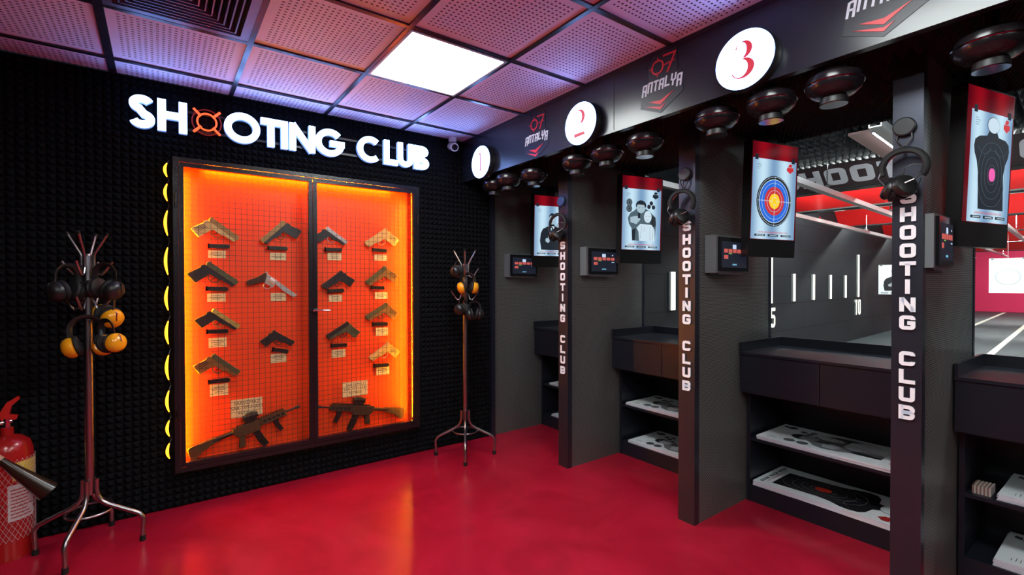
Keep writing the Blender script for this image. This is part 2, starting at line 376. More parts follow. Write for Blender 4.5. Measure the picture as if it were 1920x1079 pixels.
# foam walls
def foam(mb, x0, x1, z0, z1, st, h, hole=None, back=0.0):
    nx = max(1, round((x1 - x0) / st)); nz = max(1, round((z1 - z0) / st)); sx = (x1 - x0) / nx; sz = (z1 - z0) / nz
    for i in range(nx):
        for j in range(nz):
            a = x0 + i * sx; b = z0 + j * sz
            if hole and a + sx > hole[0] + 1e-4 and a < hole[1] - 1e-4 and b + sz > hole[2] + 1e-4 and b < hole[3] - 1e-4: continue
            mb.add([(a, b, 0), (a + sx, b, 0), (a + sx, b + sz, 0), (a, b + sz, 0), (a + sx * .5, b + sz * .42, h)], [(0, 1, 4), (1, 2, 4), (2, 3, 4), (3, 0, 4)])
HX0, HX1, HZ0, HZ1 = -1.31, 0.30, 0.235, 2.145
mb = MB(frame((0, 0.0, 0), 0))
foam(mb, -3.4, 1.04, 0, H, .0405, .022, (HX0, HX1, HZ0, HZ1))
M0 = Matrix.Identity(4); mb.M = M0
mb.box((-3.4, 0, 0), (HX0, .12, H)); mb.box((HX1, 0, 0), (1.04, .12, H)); mb.box((HX0, 0, 0), (HX1, .12, HZ0)); mb.box((HX0, 0, HZ1), (HX1, .12, H))
struct('wall_back', mb, M_FOAM, 'black pyramid foam wall behind the lit cabinet', 'wall')
struct('wall_left', MB().box((-3.5, -6, 0), (-3.4, 0, H)), M_FOAM, 'dark side wall of the lobby', 'wall')
struct('wall_front', MB().box((-3.4, -6.1, 0), (2, -6, H)), M_FOAM, 'dark rear wall of the lobby', 'wall')
struct('wall_right', MB().box((PX_, 0.0, 0), (XE + .05, .1, 2.3)), M_PERF, 'expanded metal wall on the left side of booth one', 'wall')
struct('trim_3', MB().box((1.04, -.035, 0), (PX_, .1, BZ)), M_LAM, 'dark vertical strip where foam wall meets booth one', 'trim')
# beam over the booths, soffit and its foam
b = MB().box((BX, -4.6, BZ), (BX + .035, .0, H + .02)); b.box((BX + .035, -4.6, 2.33), (XE, 0, 2.6))
b.box((BX - .004, -4.6, BZ - .012), (BX + .035, 0, BZ)); b.box((BX-.004, -4.6, H-.02), (BX, 0, H+.01))
beam = struct('trim_4', b, M_LAM, 'long dark fascia beam running over the booths', 'trim')
for yy in (-1.66, -3.23):
    MB().box((BX - .0012, yy - .0015, BZ), (BX, yy + .0015, H - .02)).build('panel_seam', M_MBLK, beam)
mb = MB(Matrix.Translation((0, 0, 2.33)) @ Matrix.Rotation(PI, 4, 'X'))
foam(mb, BX + .04, XE, 0, 4.55, .05, .05)
struct('trim_5', mb, M_FOAM2, 'black wedge foam under the beam', 'trim')

# ------------------------------------------------------------------ ceiling lights and vent
for k, (i, j) in enumerate(LIGHTS):
    x0 = GX + .6 * i; y1 = -GY - .6 * j; cx_, cy_ = x0 + .3, y1 - .3
    lab = ['square white light panel glowing in the ceiling above the cabinet', 'square ceiling light panel behind the viewer, right of centre', 'square ceiling light panel behind the viewer, far left', 'added unseen fill panel, rearmost in the ceiling on the booth side', 'added unseen fill panel, rearmost in the ceiling on the far side'][k]
    t = thing('ceiling_light', (cx_, cy_, H), lab, 'ceiling light')
    f = MB(); 
    for a, b_ in (((-.29, -.29), (.29, -.275)), ((-.29, .275), (.29, .29)), ((-.29, -.275), (-.275, .275)), ((.275, -.275), (.29, .275))):
        f.box((cx_ + a[0], cy_ + a[1], H - .008), (cx_ + b_[0], cy_ + b_[1], H + .03))
    f.build('frame', mat('light frame', (.5, .55, .56), .4), t)
    p = MB(Matrix.Translation((cx_, cy_, H - .003))); p.prism(rr(-.276, -.276, .276, .276, .02), 0, .02); p.build('diffuser', M_PANEL, t)
x0 = GX; y1 = -GY - .6; cx_, cy_ = x0 + .3, y1 - .3
t = thing('air_vent', (cx_, cy_, H), 'square black louvred air vent set in the ceiling', 'air vent')
def sq_ring(mb, r0, z0, r1, z1, th=.004):
    for a in range(4):
        q = mb.M; mb.M = Matrix.Translation((cx_, cy_, H)) @ Matrix.Rotation(a * PI / 2, 4, 'Z')
        mb.add([(-r0, -r0, z0), (r0, -r0, z0), (r1, -r1, z1), (-r1, -r1, z1), (-r0, -r0, z0 + th), (r0, -r0, z0 + th), (r1, -r1, z1 + th), (-r1, -r1, z1 + th)],
               [(0, 1, 2, 3), (7, 6, 5, 4), (0, 4, 5, 1), (3, 2, 6, 7)]); mb.M = q
f = MB(); sq_ring(f, .287, -.004, .25, -.004); f.build('frame', mat('vent metal', (.16, .18, .25), .35, metal=.6), t)
for k in range(9):
    r = .25 - .027 * k; f = MB(); sq_ring(f, r, -.004, r - .013, .028, .003); sq_ring(f, r + .003, -.008, r - .003, -.008, .002); f.build('louvre', mat('vent metal', (0, 0, 0)), t)
MB().box((cx_ - .28, cy_ - .28, H + .045), (cx_ + .28, cy_ + .28, H + .049)).build('duct_plate', M_MBLK, t)

# ------------------------------------------------------------------ SHOOTING CLUB sign
SIGN = [('S', -1.543, -1.417), ('H', -1.406, -1.256), ('X', -1.237, -1.064), ('O', -1.058, -0.848), ('T', -0.844, -0.719), ('I', -0.719, -0.675), ('N', -0.665, -0.494), ('G', -0.494, -0.287), ('C', -0.191, 0.009), ('L', 0.018, 0.132), ('U', 0.132, 0.265), ('B', 0.274, 0.403)]
t = thing('illuminated_sign', (-.57, -.02, 2.3), 'glowing white SHOOTING CLUB letters on the foam wall over the cabinet', 'sign')
F0 = frame((0, -.022, 0), 0)
MB().box((-1.3, -.022, 2.33), (.4, -.016, 2.345)).box((-1.3, -.022, 2.44), (.4, -.016, 2.455)).build('mounting_rail', M_BLK, t)
zb, zh = 2.3, .187
for ch, a, b_ in SIGN:
    if ch == 'X':
        c = ((a + b_) / 2, 2.398)
        q = MB(F0); q.tube([(c[0] + .052 * math.cos(s), c[1] + .052 * math.sin(s), .02) for s in [2 * PI * i / 32 for i in range(32)]], .0055, 8, True)
        for s in (45, 135, 225, 315):
            u = (math.cos(math.radians(s)), math.sin(math.radians(s)))
            q.tube([(c[0] + u[0] * .045, c[1] + u[1] * .045, .024), (c[0] + u[0] * .102, c[1] + u[1] * .102, .024)], .0075, 8)
        cr = q.build('crosshair', M_NEON, t, True, label='glowing orange-red crosshair standing for the first O')
        q = MB(F0); q.tube([(c[0] + .079 * math.cos(s), c[1] + .079 * math.sin(s), .01) for s in [2 * PI * i / 36 for i in range(36)]], .004, 6, True)
        q.build('outer_ring', M_NEON2, cr, True); continue
    w = b_ - a; tt = .043
    st = geo(ch, w / zh, tt / zh)
    q = MB(F0); put(q, st, a, zb, zh, zh, tt, .003, .034)
    l = q.build('letter', M_SIGNS, t)
    q = MB(F0); put(q, st, a, zb, zh, zh, tt * .97, .034, .040); q.build('letter_face', M_SIGN, l)

# ------------------------------------------------------------------ discs and emblems on the beam
def digit(k):
    if k == 1: return [[(-.005, .052), (.005, .052), (.005, -.052), (-.005, -.052)], [(-.012, .052), (.004, .062), (.004, .05), (-.01, .047)], [(-.009, -.05), (.009, -.05), (.009, -.056), (-.009, -.056)]]
    if k == 2:
        o = arc(0, .03, .034, .036, 150, -62, 18); i = arc(-.006, .03, .021, .031, -62, 150, 18)
        return [o + i, [(-.036, -.045), (.03, -.045), (.034, -.06), (-.036, -.063)]]
    o = arc(0, .034, .03, .03, 165, -80, 16) ; i = arc(-.007, .034, .018, .027, -80, 165, 16)
    o2 = arc(-.003, -.03, .04, .035, 80, -160, 18); i2 = arc(-.012, -.028, .027, .031, -160, 80, 18)
    return [o + i, o2 + i2]
DISCS = [(-.366, 2.348), (-1.448, 2.352), (-2.425, 2.358)]
for k, (y, z) in enumerate(DISCS):
    t = thing('number_sign', (BX, y, z), 'round glowing sign with a red %s on the fascia beam' % ('hairline figure one', 'figure two', 'figure three')[k], 'sign', )
    Fk = frame((BX, y, z), -90)
    q = MB(Fk); q.lathe([(.128, 0.001), (.13, .01), (.13, .05), (.128, .054)], (0, 0, 0), (0, 0, 1), 48); q.build('rim', M_BLK, t, True)
    q = MB(Fk); q.lathe([(.126, .0545), (.126, .058), (.122, .0595)], (0, 0, 0), (0, 0, 1), 48); f = q.build('lit_face', M_DISC, t)
    q = MB(Fk); sc = 1.0
    for p in digit(k + 1): q.prism([(a * 1.25, b_ * 1.25) for a, b_ in p], .0600, .0612)
    q.build('digit', M_DIGIT, t)
BLK_FONT = {'A': [[(.16, 0), (.16, .8), (.38, .84), (.84, .84), (.84, 0)], [(.16, .42), (.84, .42)]], 'N': [[(.16, 0), (.16, .84), (.84, .84), (.84, 0)]], 'T': [[(0, .84), (1, .84)], [(.5, .84), (.5, 0)]],
            'L': [[(.16, 1), (.16, .16), (1, .16)]], 'Y': [[(.14, 1), (.14, .5), (.5, .42), (.5, 0)], [(.86, 1), (.86, .5), (.5, .42)]], 'S': [[(.9, .84), (.16, .84), (.16, .5), (.84, .5), (.84, .16), (.1, .16)]], '7': [[(0, .84), (.9, .84), (.45, 0)]]}
def emblem_parts(t, Fk, s, white=M_LOGOW, red=M_LOGOR, navy=M_LOGOB, th=.002, flip=False):
    """shield with 07, ANTALYA and a red chevron; s = width"""
    def P(pts): return [(a * s, b_ * s) for a, b_ in pts]
    q = MB(Fk); q.prism(P([(-.5, -.42), (0, -.62), (.5, -.3), (.44, .12), (.36, .14), (.33, .62), (-.22, .62), (-.34, .35), (-.3, .1), (-.45, .02)]), 0, th); q.build('backing', navy, t)
    q = MB(Fk); q.ring((-.1 * s, .33 * s), .115 * s, .15 * s, th, th * 2)
    for a in (0, 90, 180, 270):
        u = (math.cos(math.radians(a)), math.sin(math.radians(a)))
        q.ribbon(P([(-.1 + u[0] * .1, .33 + u[1] * .1), (-.1 + u[0] * .2, .33 + u[1] * .2)]), .018 * s, th, th * 2.2)
    q.ribbon(P([(.02, .52), (.3, .52), (.13, .16)]), .035 * s, th, th * 2); q.ribbon(P([(.05, .33), (.3, .36)]), .02 * s, th, th * 2)
    q.build('number', red, t)
    q = MB(Fk)
    for k, ch in enumerate('ANTALYA'):
        for st in BLK_FONT[ch]:
            hh = .27 if k in (0, 6) else .235
            q.ribbon([((-.47 + .135 * k + p[0] * .115) * s + p[1] * .03 * s, (-.14 + p[1] * hh - (0.05 if k in (0, 6) else 0)) * s) for p in st], .034 * s, th, th * 2)
    q.build('lettering', white, t)
    q = MB(Fk); q.prism(P([(-.3, -.33), (0, -.45), (.3, -.24), (.0, -.36)]), th, th * 2); q.prism(P([(-.38, -.4), (0, -.55), (.12, -.44), (0, -.49)]), th, th * 2); q.build('chevron', red, t)
for k, (y, z, lab) in enumerate([(-.98, 2.405, 'red and white ANTALYA emblem between the discs one and two'), (-1.975, 2.43, 'red and white ANTALYA emblem between the discs two and three'), (-2.90, 2.43, 'red and white ANTALYA emblem cut by the top edge of the photo')]):
    t = thing('club_emblem', (BX, y, z), lab, 'emblem', 'emblems on the fascia beam')
    emblem_parts(t, frame((BX - .0005, y, z), -90, roll=math.radians(-2)), .255)

# ------------------------------------------------------------------ dome lamps under the beam
LP = [(.86, -.33), (.83, -.56), (.885, -.80), (.885, -1.24), (.88, -1.50), (.88, -1.78), (.85, -2.22), (.85, -2.47), (.85, -2.71), (.92, -3.14)]
NM = ['below the disc one', 'just right of the disc one', 'third from the wall, left of post one', 'left of the disc two, above the second booth', 'right below the disc two', 'hanging between the disc two and post two', 'left below the disc three', 'right below the disc three', 'left of post three', 'topmost right corner of the photo']
for (x, y), nm in zip(LP, NM):
    t = thing('dome_lamp', (x, y, 2.19), 'black dome lamp under the beam, ' + nm, 'lamp', 'dome lamps under the beam')
    q = MB(); q.cyl((x, y, 2.235), (x, y, 2.33), .02); q.build('stem', M_BLK, t)
    q = MB(); q.lathe([(.02, .055), (.06, .05), (.092, .03), (.1, .0), (.092, -.025), (.07, -.045), (.045, -.055)], (x, y, 2.185)); q.build('dome', M_DOME, t, True)
    q = MB(); q.lathe([(.101, .003), (.103, 0), (.101, -.003)], (x, y, 2.185)); q.build('rim', mat('dome rim', (.25, .22, .26), .15, metal=1), t, True)
    q = MB(); q.lathe([(.045, -.05), (.047, -.078), (.047, -.08)], (x, y, 2.185)); sn = q.build('snout', mat('snout black', (.01, .01, .012), .45), t, True)
    q = MB(); q.lathe([(.0475, -.079), (.0485, -.081), (.0475, -.083)], (x, y, 2.185)); q.build('snout_ring', mat('dome rim', (0, 0, 0)), sn, True)
# security camera
t = thing('security_camera', (.62, -.06, 2.56), 'small white dome security camera at the ceiling corner by the beam', 'camera')
q = MB(); q.lathe([(.034, .05), (.034, .02), (.03, .01)], (.62, -.07, 2.553)); q.build('mount', mat('camera white', (.6, .5, .5), .4), t, True)
q = MB(); q.cyl((.63, -.03, 2.54), (.605, -.13, 2.505), .034, .034, 20); q.build('housing', mat('camera white', (0, 0, 0)), t, True)
q = MB(); q.cyl((.6051, -.1299, 2.505), (.603, -.138, 2.502), .026, .024, 20); q.build('lens', M_GLOSS, t, True)

# ------------------------------------------------------------------ display cabinet
cab = thing('display_cabinet', (-.505, 0, HZ0), 'orange-lit display cabinet with two black mesh doors', 'cabinet')
MB().box((HX0, .105, HZ0), (HX1, .118, HZ1)).build('back_panel', M_ORG, cab)
sd = MB().box((HX0, .012, HZ0), (HX0 + .012, .105, HZ1)).box((HX1 - .012, .012, HZ0), (HX1, .105, HZ1)).box((HX0 + .012, .012, HZ0), (HX1 - .012, .105, HZ0 + .012)).box((HX0 + .012, .012, HZ1 - .012), (HX1 - .012, .105, HZ1))
sd.build('side_panels', mat('case side', (.22, .015, .004), .5), cab)
def led(nm, a, b_): MB().box(a, b_).build('led_strip', M_AMB, cab, label=nm)
led('left inner amber strip', (HX0 + .013, .066, HZ0 + .05), (HX0 + .018, .076, HZ1 - .05))
led('right inner amber strip', (HX1 - .0140, .0125, HZ0 + .05), (HX1 - .0122, .0245, HZ1 - .05))
led('top inner amber strip', (HX0 + .15, .06, HZ1 - .017), (HX1 - .15, .066, HZ1 - .013))
fr = MB()
def bar(mb, x0, x1, z0, z1, y0=-.05, y1=-.005): mb.box((x0, y0, z0), (x1, y1, z1))
bar(fr, -1.333, -1.305, .222, 2.157); bar(fr, .292, .32, .222, 2.157); bar(fr, -1.305, .292, 2.13, 2.157); bar(fr, -1.305, .292, .222, .25)
fr.build('outer_frame', M_FRM, cab)
def door(x0, x1, name_l):
    d = MB()
    for r in ((x0, x0 + .026, .254, 2.126), (x1 - .026, x1, .254, 2.126), (x0 + .026, x1 - .026, 2.1, 2.126), (x0 + .026, x1 - .026, .254, .28)): bar(d, *r, -.052, -.022)
    dd = d.build('door', M_FRM, cab, label=name_l)
    wm = MB(); n = round((x1 - x0) / .0345); r = .0014
    for i in range(1, n): 
        x = x0 + (x1 - x0) * i / n; wm.cyl((x, -.026, .27), (x, -.026, 2.11), r, n=4)
    nz = 54
    for j in range(1, nz):
        z = .27 + 1.84 * j / nz; wm.cyl((x0 + .01, -.029, z), (x1 - .01, -.029, z), r, n=4)
    wm.build('wire_mesh', M_WIRE, dd)
    return dd
dl = door(-1.303, -.514, 'left mesh door'); dr = door(-.510, .290, 'right mesh door')
q = MB(); q.tube([(-.515, -.06, 1.19), (-.495, -.075, 1.195), (-.40, -.075, 1.19)], .007, 8); q.cyl((-.515, -.045, 1.19), (-.515, -.065, 1.19), .014); q.build('latch', M_CHR, dr, True, label='chrome latch bolt')
for z in (.55, 1.85):
    q = MB(); q.cyl((-1.318, -.054, z), (-1.318, -.054, z + .09), .008); q.build('hinge', M_FRM, dl); q = MB(); q.cyl((.305, -.054, z), (.305, -.054, z + .09), .008); q.build('hinge', M_FRM, dr)
# amber rope bowing out in loops along the cabinet's left edge
t = thing('rope_light', (-1.365, -.03, .3), 'amber rope light looping down the left edge of the cabinet', 'light')
zs = [2.13, 2.01, 1.86, 1.64, 1.40, 1.19, .985, .765, .575, .435, .30]
pts = []
for k in range(len(zs) - 1):
    z1_, z0_ = zs[k], zs[k + 1]
    for s in range(8): 
        u = s / 8; pts.append((-1.35 - .022 * math.sin(PI * u), -.03 - .02 * math.sin(PI * u), z1_ + (z0_ - z1_) * u))
    q = MB(); q.tube([(-1.35 - .022 * math.sin(PI * u), -.031 - .02 * math.sin(PI * u), z1_ + (z0_ - z1_) * u) for u in [.16 + .68 * i / 10 for i in range(11)]], .0078, 8, rr=[.003 + .0055 * math.sin(PI * i / 10) for i in range(11)])
    q.build('lit_loop', M_AMB2, t, True)
q = MB(); q.tube(pts, .0035, 6); q.build('cord', M_BLK, t)

# ------------------------------------------------------------------ pistols, magazines, plaques, rifles
GUNS = {'A1':(-1.119, 1.818, -0.958, 1.697), 'B1':(-0.686, 1.828, -0.831, 1.686), 'C1':(-0.373, 1.806, -0.224, 1.704), 'D1':(0.083, 1.823, -0.088, 1.704),
'A2':(-1.135, 1.53, -0.966, 1.4), 'B2':(-0.767, 1.431, -0.59, 1.295), 'C2':(-0.274, 1.48, -0.419, 1.369), 'D2':(0.077, 1.522, -0.083, 1.397),
'A3':(-1.108, 1.221, -0.957, 1.103), 'B3':(-0.747, 1.055, -0.61, 0.967), 'C3':(-0.227, 1.091, -0.387, 0.996), 'D3':(0.088, 1.228, -0.084, 1.127),
'D4':(0.101, 0.908, -0.058, 0.804), 'A4':(-1.11, 0.923, -0.959, 0.793)}
MAGS = {'A1':(-1.135, 1.629, -1.01, 1.631),'B1':(-0.777, 1.632, -0.646, 1.632),'C1':(-0.387, 1.636, -0.258, 1.638),'D1':(-0.018, 1.648, 0.104, 1.644),
'A2':(-1.149, 1.35, -1.022, 1.346),'C2':(-0.369, 1.324, -0.243, 1.33),'D2':(-0.03, 1.35, 0.081, 1.345),'A3':(-1.148, 1.068, -1.022, 1.066),
'A4':(-1.141, 0.737, -1.014, 0.741),'B3':(-0.753, 0.919, -0.645, 0.895),'C3':(-0.346, 0.915, -0.222, 0.912),'D3':(-0.021, 1.059, 0.109, 1.058),'D4':(-0.013, 0.729, 0.12, 0.726)}
PLAC = {'A1':(-1.14, 1.603, -1.038, 1.553),'B1':(-0.766, 1.599, -0.661, 1.548),'C1':(-0.368, 1.613, -0.265, 1.558),'D1':(-0.002, 1.613, 0.104, 1.564),
'A2':(-1.147, 1.318, -1.041, 1.263),'B2':(-0.762, 1.316, -0.663, 1.26),'C2':(-0.36, 1.298, -0.26, 1.244),'D2':(0.001, 1.313, 0.106, 1.259),
'A3':(-1.141, 1.024, -1.037, 0.961),'A4':(-1.136, 0.716, -1.03, 0.639),'B3':(-0.767, 0.887, -0.663, 0.823),'C3':(-0.342, 0.882, -0.238, 0.821),
'D3':(0.007, 1.029, 0.109, 0.963),'D4':(0.01, 0.716, 0.119, 0.649),'L1':(-1.015, 0.596, -0.821, 0.473),'R1':(-0.26, 0.623, -0.063, 0.509)}
COLN = {'A': 'far left column', 'B': 'second column', 'C': 'third column', 'D': 'far right column'}
ROWN = {'1': 'top row', '2': 'second row', '3': 'third row', '4': 'bottom row'}
GM = {'bronze': ((.22, .13, .05), .35, .8), 'tan': ((.42, .3, .13), .4, .5), 'silver': ((.75, .68, .6), .22, 1.0), 'black': ((.02, .02, .022), .4, .3), 'dark green': ((.07, .075, .04), .45, .4), 'gold': ((.7, .45, .14), .28, .9)}
for k, (c, r, mt_) in list(GM.items()): GM[k] = mat('gun ' + k, tuple(min(.9, v * 1.5) for v in c), r * .85, metal=mt_ * .6)
GC = {'A1': 'bronze', 'B1': 'bronze', 'C1': 'silver', 'D1': 'tan', 'A2': 'dark green', 'B2': 'silver', 'C2': 'black', 'D2': 'dark green', 'A3': 'gold', 'B3': 'black', 'C3': 'black', 'D3': 'dark green', 'D4': 'tan', 'A4': 'dark green'}
GR = {'A1': 'tan', 'B1': 'black', 'C1': 'black', 'D1': 'tan', 'A2': 'black', 'C2': 'black', 'D2': 'bronze', 'A3': 'black', 'B3': 'black', 'C3': 'dark green', 'D3': 'bronze', 'D4': 'gold', 'A4': 'bronze'}
def gun_frame(g, y=.098):
    x0, z0, x1, z1 = g; L_ = math.hypot(x1 - x0, z1 - z0); sgn = 1 if x1 > x0 else -1
    ang = math.atan2(z1 - z0, (x1 - x0) * sgn)
    Fm = frame((x0, y, z0), 0) @ Matrix.Diagonal((sgn, 1, 1, 1)) @ Matrix.Rotation(ang, 4, 'Z')
    return Fm, L_
def pistol(key, short=False):
    Fm, L_ = gun_frame(GUNS[key]); s = L_
    a, b_ = GM[GC[key]], GM[GR[key]]
    dirn = 'lower right' if GUNS[key][2] > GUNS[key][0] else 'lower left'
    t = thing('pistol', (GUNS[key][0], .098, GUNS[key][1]), '%s pistol pointing %s, %s, %s of the cabinet' % (GC[key], dirn, ROWN[key[1]], COLN[key[0]]), 'pistol', 'handguns mounted in the cabinet')
    P = lambda pts: [(x * s, y * s) for x, y in pts]
    q = MB(Fm); q.bprism(P([(0, 0), (1.0, 0), (1.02, -.03), (1.02, -.15), (.0, -.15), (-.03, -.1), (-.03, -.03)]), .004, .026, .004)
    for i in range(6): q.box((s * (.05 + .03 * i), -.13 * s, .026), (s * (.062 + .03 * i), -.02 * s, .0275))
    q.box((.9 * s, 0, .012), (.94 * s, .03 * s, .017)); q.box((.02 * s, 0, .010), (.06 * s, .03 * s, .02))
    q.build('slide', a, t)
    q = MB(Fm); q.bprism(P([(-.04, -.15), (.98, -.15), (.97, -.24), (.62, -.25), (.58, -.29), (.3, -.29), (.25, -.29), (.12, -.72), (.09, -.76), (-.22, -.68), (-.22, -.62), (-.08, -.3), (-.1, -.22)]), .006, .024, .003)
    q.build('frame', b_, t)
    q = MB(Fm); q.tube([(x * s, y * s, .015) for x, y in ((.28, -.28), (.26, -.38), (.31, -.45), (.44, -.46), (.54, -.42), (.57, -.28))], .0032, 6); q.build('trigger_guard', a, t)
    q = MB(Fm); q.tube([(x * s, y * s, .015) for x, y in ((.4, -.27), (.42, -.34), (.38, -.4))], .003, 6); q.build('trigger', M_BLK, t)
    q = MB(Fm)
    for i in range(6): 
        u = i / 6; q.box(((-.1 - .1 * u + .02) * s, (-.36 - .05 * i) * s, .024), ((.1 - .1 * u) * s, (-.345 - .05 * i) * s, .0255))
    q.build('grip_texture', M_BLK, t)
for k in GUNS:
    if k != 'B2': pistol(k)
# revolver
Fm, s = gun_frame(GUNS['B2']); s *= .95
t = thing('revolver', (GUNS['B2'][0], .098, GUNS['B2'][1]), 'long silver revolver with a brown grip, second column of the cabinet', 'revolver', 'handguns mounted in the cabinet')
P = lambda pts: [(x * s, y * s) for x, y in pts]
q = MB(Fm); q.bprism(P([(.22, .02), (1.0, .02), (1.0, .05), (1.03, .05), (1.03, -.02), (1.0, -.12), (.6, -.14), (.22, -.1)]), .006, .022, .004); q.build('barrel', GM['silver'], t)
q = MB(Fm); q.bprism(P([(-.12, .02), (.25, .03), (.28, -.24), (.02, -.27), (-.1, -.22), (-.2, -.08)]), .006, .02, .003); q.build('frame', GM['silver'], t)
q = MB(Fm); q.lathe([(.085 * s, 0), (.09 * s, .01), (.09 * s, .19 * s), (.08 * s, .2 * s)], (.03 * s, -.09 * s, .016), (1, 0, 0), 12); q.build('cylinder', GM['silver'], t)
q = MB(Fm); q.bprism(P([(-.12, -.02), (-.03, -.22), (-.16, -.4), (-.3, -.6), (-.38, -.66), (-.47, -.55), (-.42, -.44), (-.3, -.25), (-.24, -.08), (-.2, .02)]), .004, .026, .004); q.build('grip', mat('dark wood', (.05, .02, .01), .35), t)
q = MB(Fm); q.tube([(x * s, y * s, .014) for x, y in ((.0, -.24), (-.0, -.34), (.06, -.4), (.18, -.38), (.24, -.24))], .003, 6); q.build('trigger_guard', GM['silver'], t)
q = MB(Fm); q.prism(P([(-.14, .0), (-.12, .05), (-.2, .08), (-.22, .05), (-.18, .02)]), .01, .017); q.build('hammer', GM['silver'], t)
# magazines
for k, (x0, z0, x1, z1) in MAGS.items():
    L_ = math.hypot(x1 - x0, z1 - z0); a = math.atan2(z1 - z0, x1 - x0)
    Fm = frame((x0, .098, z0), 0) @ Matrix.Rotation(a, 4, 'Z')
    t = thing('pistol_magazine', (x0, .098, z0), 'black magazine under the %s pistol, %s, %s of the cabinet' % (GC[k], ROWN[k[1]], COLN[k[0]]), 'magazine', 'magazines in the cabinet')
    q = MB(Fm); q.bprism([(0, -.012), (L_ * .9, -.014), (L_ * .98, -.002), (L_ * .9, .014), (0, .014)], .003, .019, .003); q.build('body', M_BLK, t)
    q = MB(Fm); q.box((-.007, -.015, .002), (.002, .017, .021)); q.build('base_plate', M_GLOSS, t)
# plaques
for k, (x0, z0, x1, z1) in PLAC.items():
    big = k in ('L1', 'R1')
    lab = {'L1': 'large cream plaque over the left rifle in the cabinet', 'R1': 'large cream plaque over the right rifle in the cabinet'}.get(k) or 'small cream plaque under the %s %s, %s, %s of the cabinet' % (GC.get(k), 'revolver' if k == 'B2' else 'pistol', ROWN[k[1]], COLN[k[0]])
    t = thing('plaque', ((x0 + x1) / 2, .098, z1), lab, 'plaque', 'plaques in the cabinet')
    MB().box((x0, .096, z1), (x1, .101, z0)).build('plate', M_PLQ, t)
    Fm = frame(((x0 + x1) / 2, .0955, (z0 + z1) / 2), 0); q = MB(Fm)
    w, h = x1 - x0, z0 - z1
    if big:
        for i, tx in enumerate(('SARSILMAZ', 'SAR-109-HAKI', '9x19mm')): text_into(q, tx, h * .26, 0, h * (.2 - .27 * i), 0)
    else:
        for i in range(3): 
            ww = w * (.28, .36, .22)[i]; n = 9
            for j in range(n): q.box((-ww + 2 * ww * j / n, h * (.2 - .2 * i), 0), (-ww + 2 * ww * (j + .7) / n, h * (.27 - .2 * i), .0005))
    q.build('print', M_INK, t)
def rifle(p0, p1, label, flip, col):
    x0, z0 = p0; x1, z1 = p1; Fm, s = gun_frame((x0, z0, x1, z1), .094)
    t = thing('rifle', (x0, .094, z0), label, 'rifle', 'rifles at the foot of the cabinet')
    P = lambda pts: [(x * s, y * s) for x, y in pts]
    def pt(nm, poly, m_, a=.0, b_=.028): q = MB(Fm); q.bprism(P(poly), a, b_, .004); return q.build(nm, m_, t)
    pt('stock', [(0, .02), (.02, .035), (.22, .035), (.24, .03), (.24, -.01), (.2, -.02), (.1, -.05), (.05, -.085), (.01, -.09), (0, -.08)], col)
    q = MB(Fm); q.cyl((.2 * s, .01 * s, .015), (.42 * s, .01 * s, .015), .017 * s * 1.2); q.build('buffer_tube', M_BLK, t, True)
    pt('receiver', [(.38, .045), (.62, .045), (.62, -.02), (.6, -.055), (.46, -.06), (.4, -.045), (.37, .0)], col, .002, .032)
    hg = pt('handguard', [(.62, .045), (.86, .04), (.86, -.02), (.62, -.025)], col, .002, .03)
    q = MB(Fm)
    for i in range(20): q.box(((.42 + .0215 * i) * s, .045 * s, .008), ((.432 + .0215 * i) * s, .058 * s, .024))
    q.build('rail', M_BLK, t)
    q = MB(Fm)
    for i in range(5): q.prism(rr((.645 + .042 * i) * s, -.002 * s, (.672 + .042 * i) * s, .02 * s, .004 * s, 2), .0302, .031)
    q.build('cooling_slots', M_MBLK, hg)
    q = MB(Fm); q.cyl((.86 * s, .012 * s, .016), (.95 * s, .012 * s, .016), .009 * s * 1.1, n=10); q.cyl((.95 * s, .012 * s, .016), (1.0 * s, .012 * s, .016), .014 * s, n=10); q.build('barrel', M_BLK, t)
    pt('pistol_grip', [(.42, -.04), (.47, -.05), (.455, -.1), (.445, -.155), (.385, -.15), (.4, -.1)], col, .003, .028)
    pt('magazine', [(.53, -.05), (.59, -.05), (.62, -.15), (.64, -.22), (.585, -.235), (.555, -.17)], M_BLK, .004, .024)
    pt('fore_grip', [(.72, -.02), (.78, -.02), (.775, -.06), (.8, -.14), (.76, -.15), (.735, -.09)], M_BLK, .004, .026)
    q = MB(Fm); q.tube([(x * s, y * s, .015) for x, y in ((.46, -.05), (.47, -.09), (.52, -.09), (.535, -.05))], .003, 6); q.build('trigger_guard', M_BLK, t)
    q = MB(Fm); q.bprism(P([(.5, .055), (.6, .055), (.61, .12), (.58, .135), (.52, .135), (.5, .11)]), .002, .03, .004); q.cyl((.49 * s, .1 * s, .016), (.62 * s, .1 * s, .016), .028 * s, n=14); si = q.build('sight', M_BLK, t)
rifle((-1.262, .305), (-.575, .49), 'tan and black rifle leaning up to the right in the left cabinet door', False, mat('rifle bronze', (.12, .078, .036), .4, metal=.4))
rifle((.235, .335), (-.462, .465), 'dark rifle with muzzle to the left in the right cabinet door', True, mat('rifle dark bronze', (.07, .05, .035), .4, metal=.4))

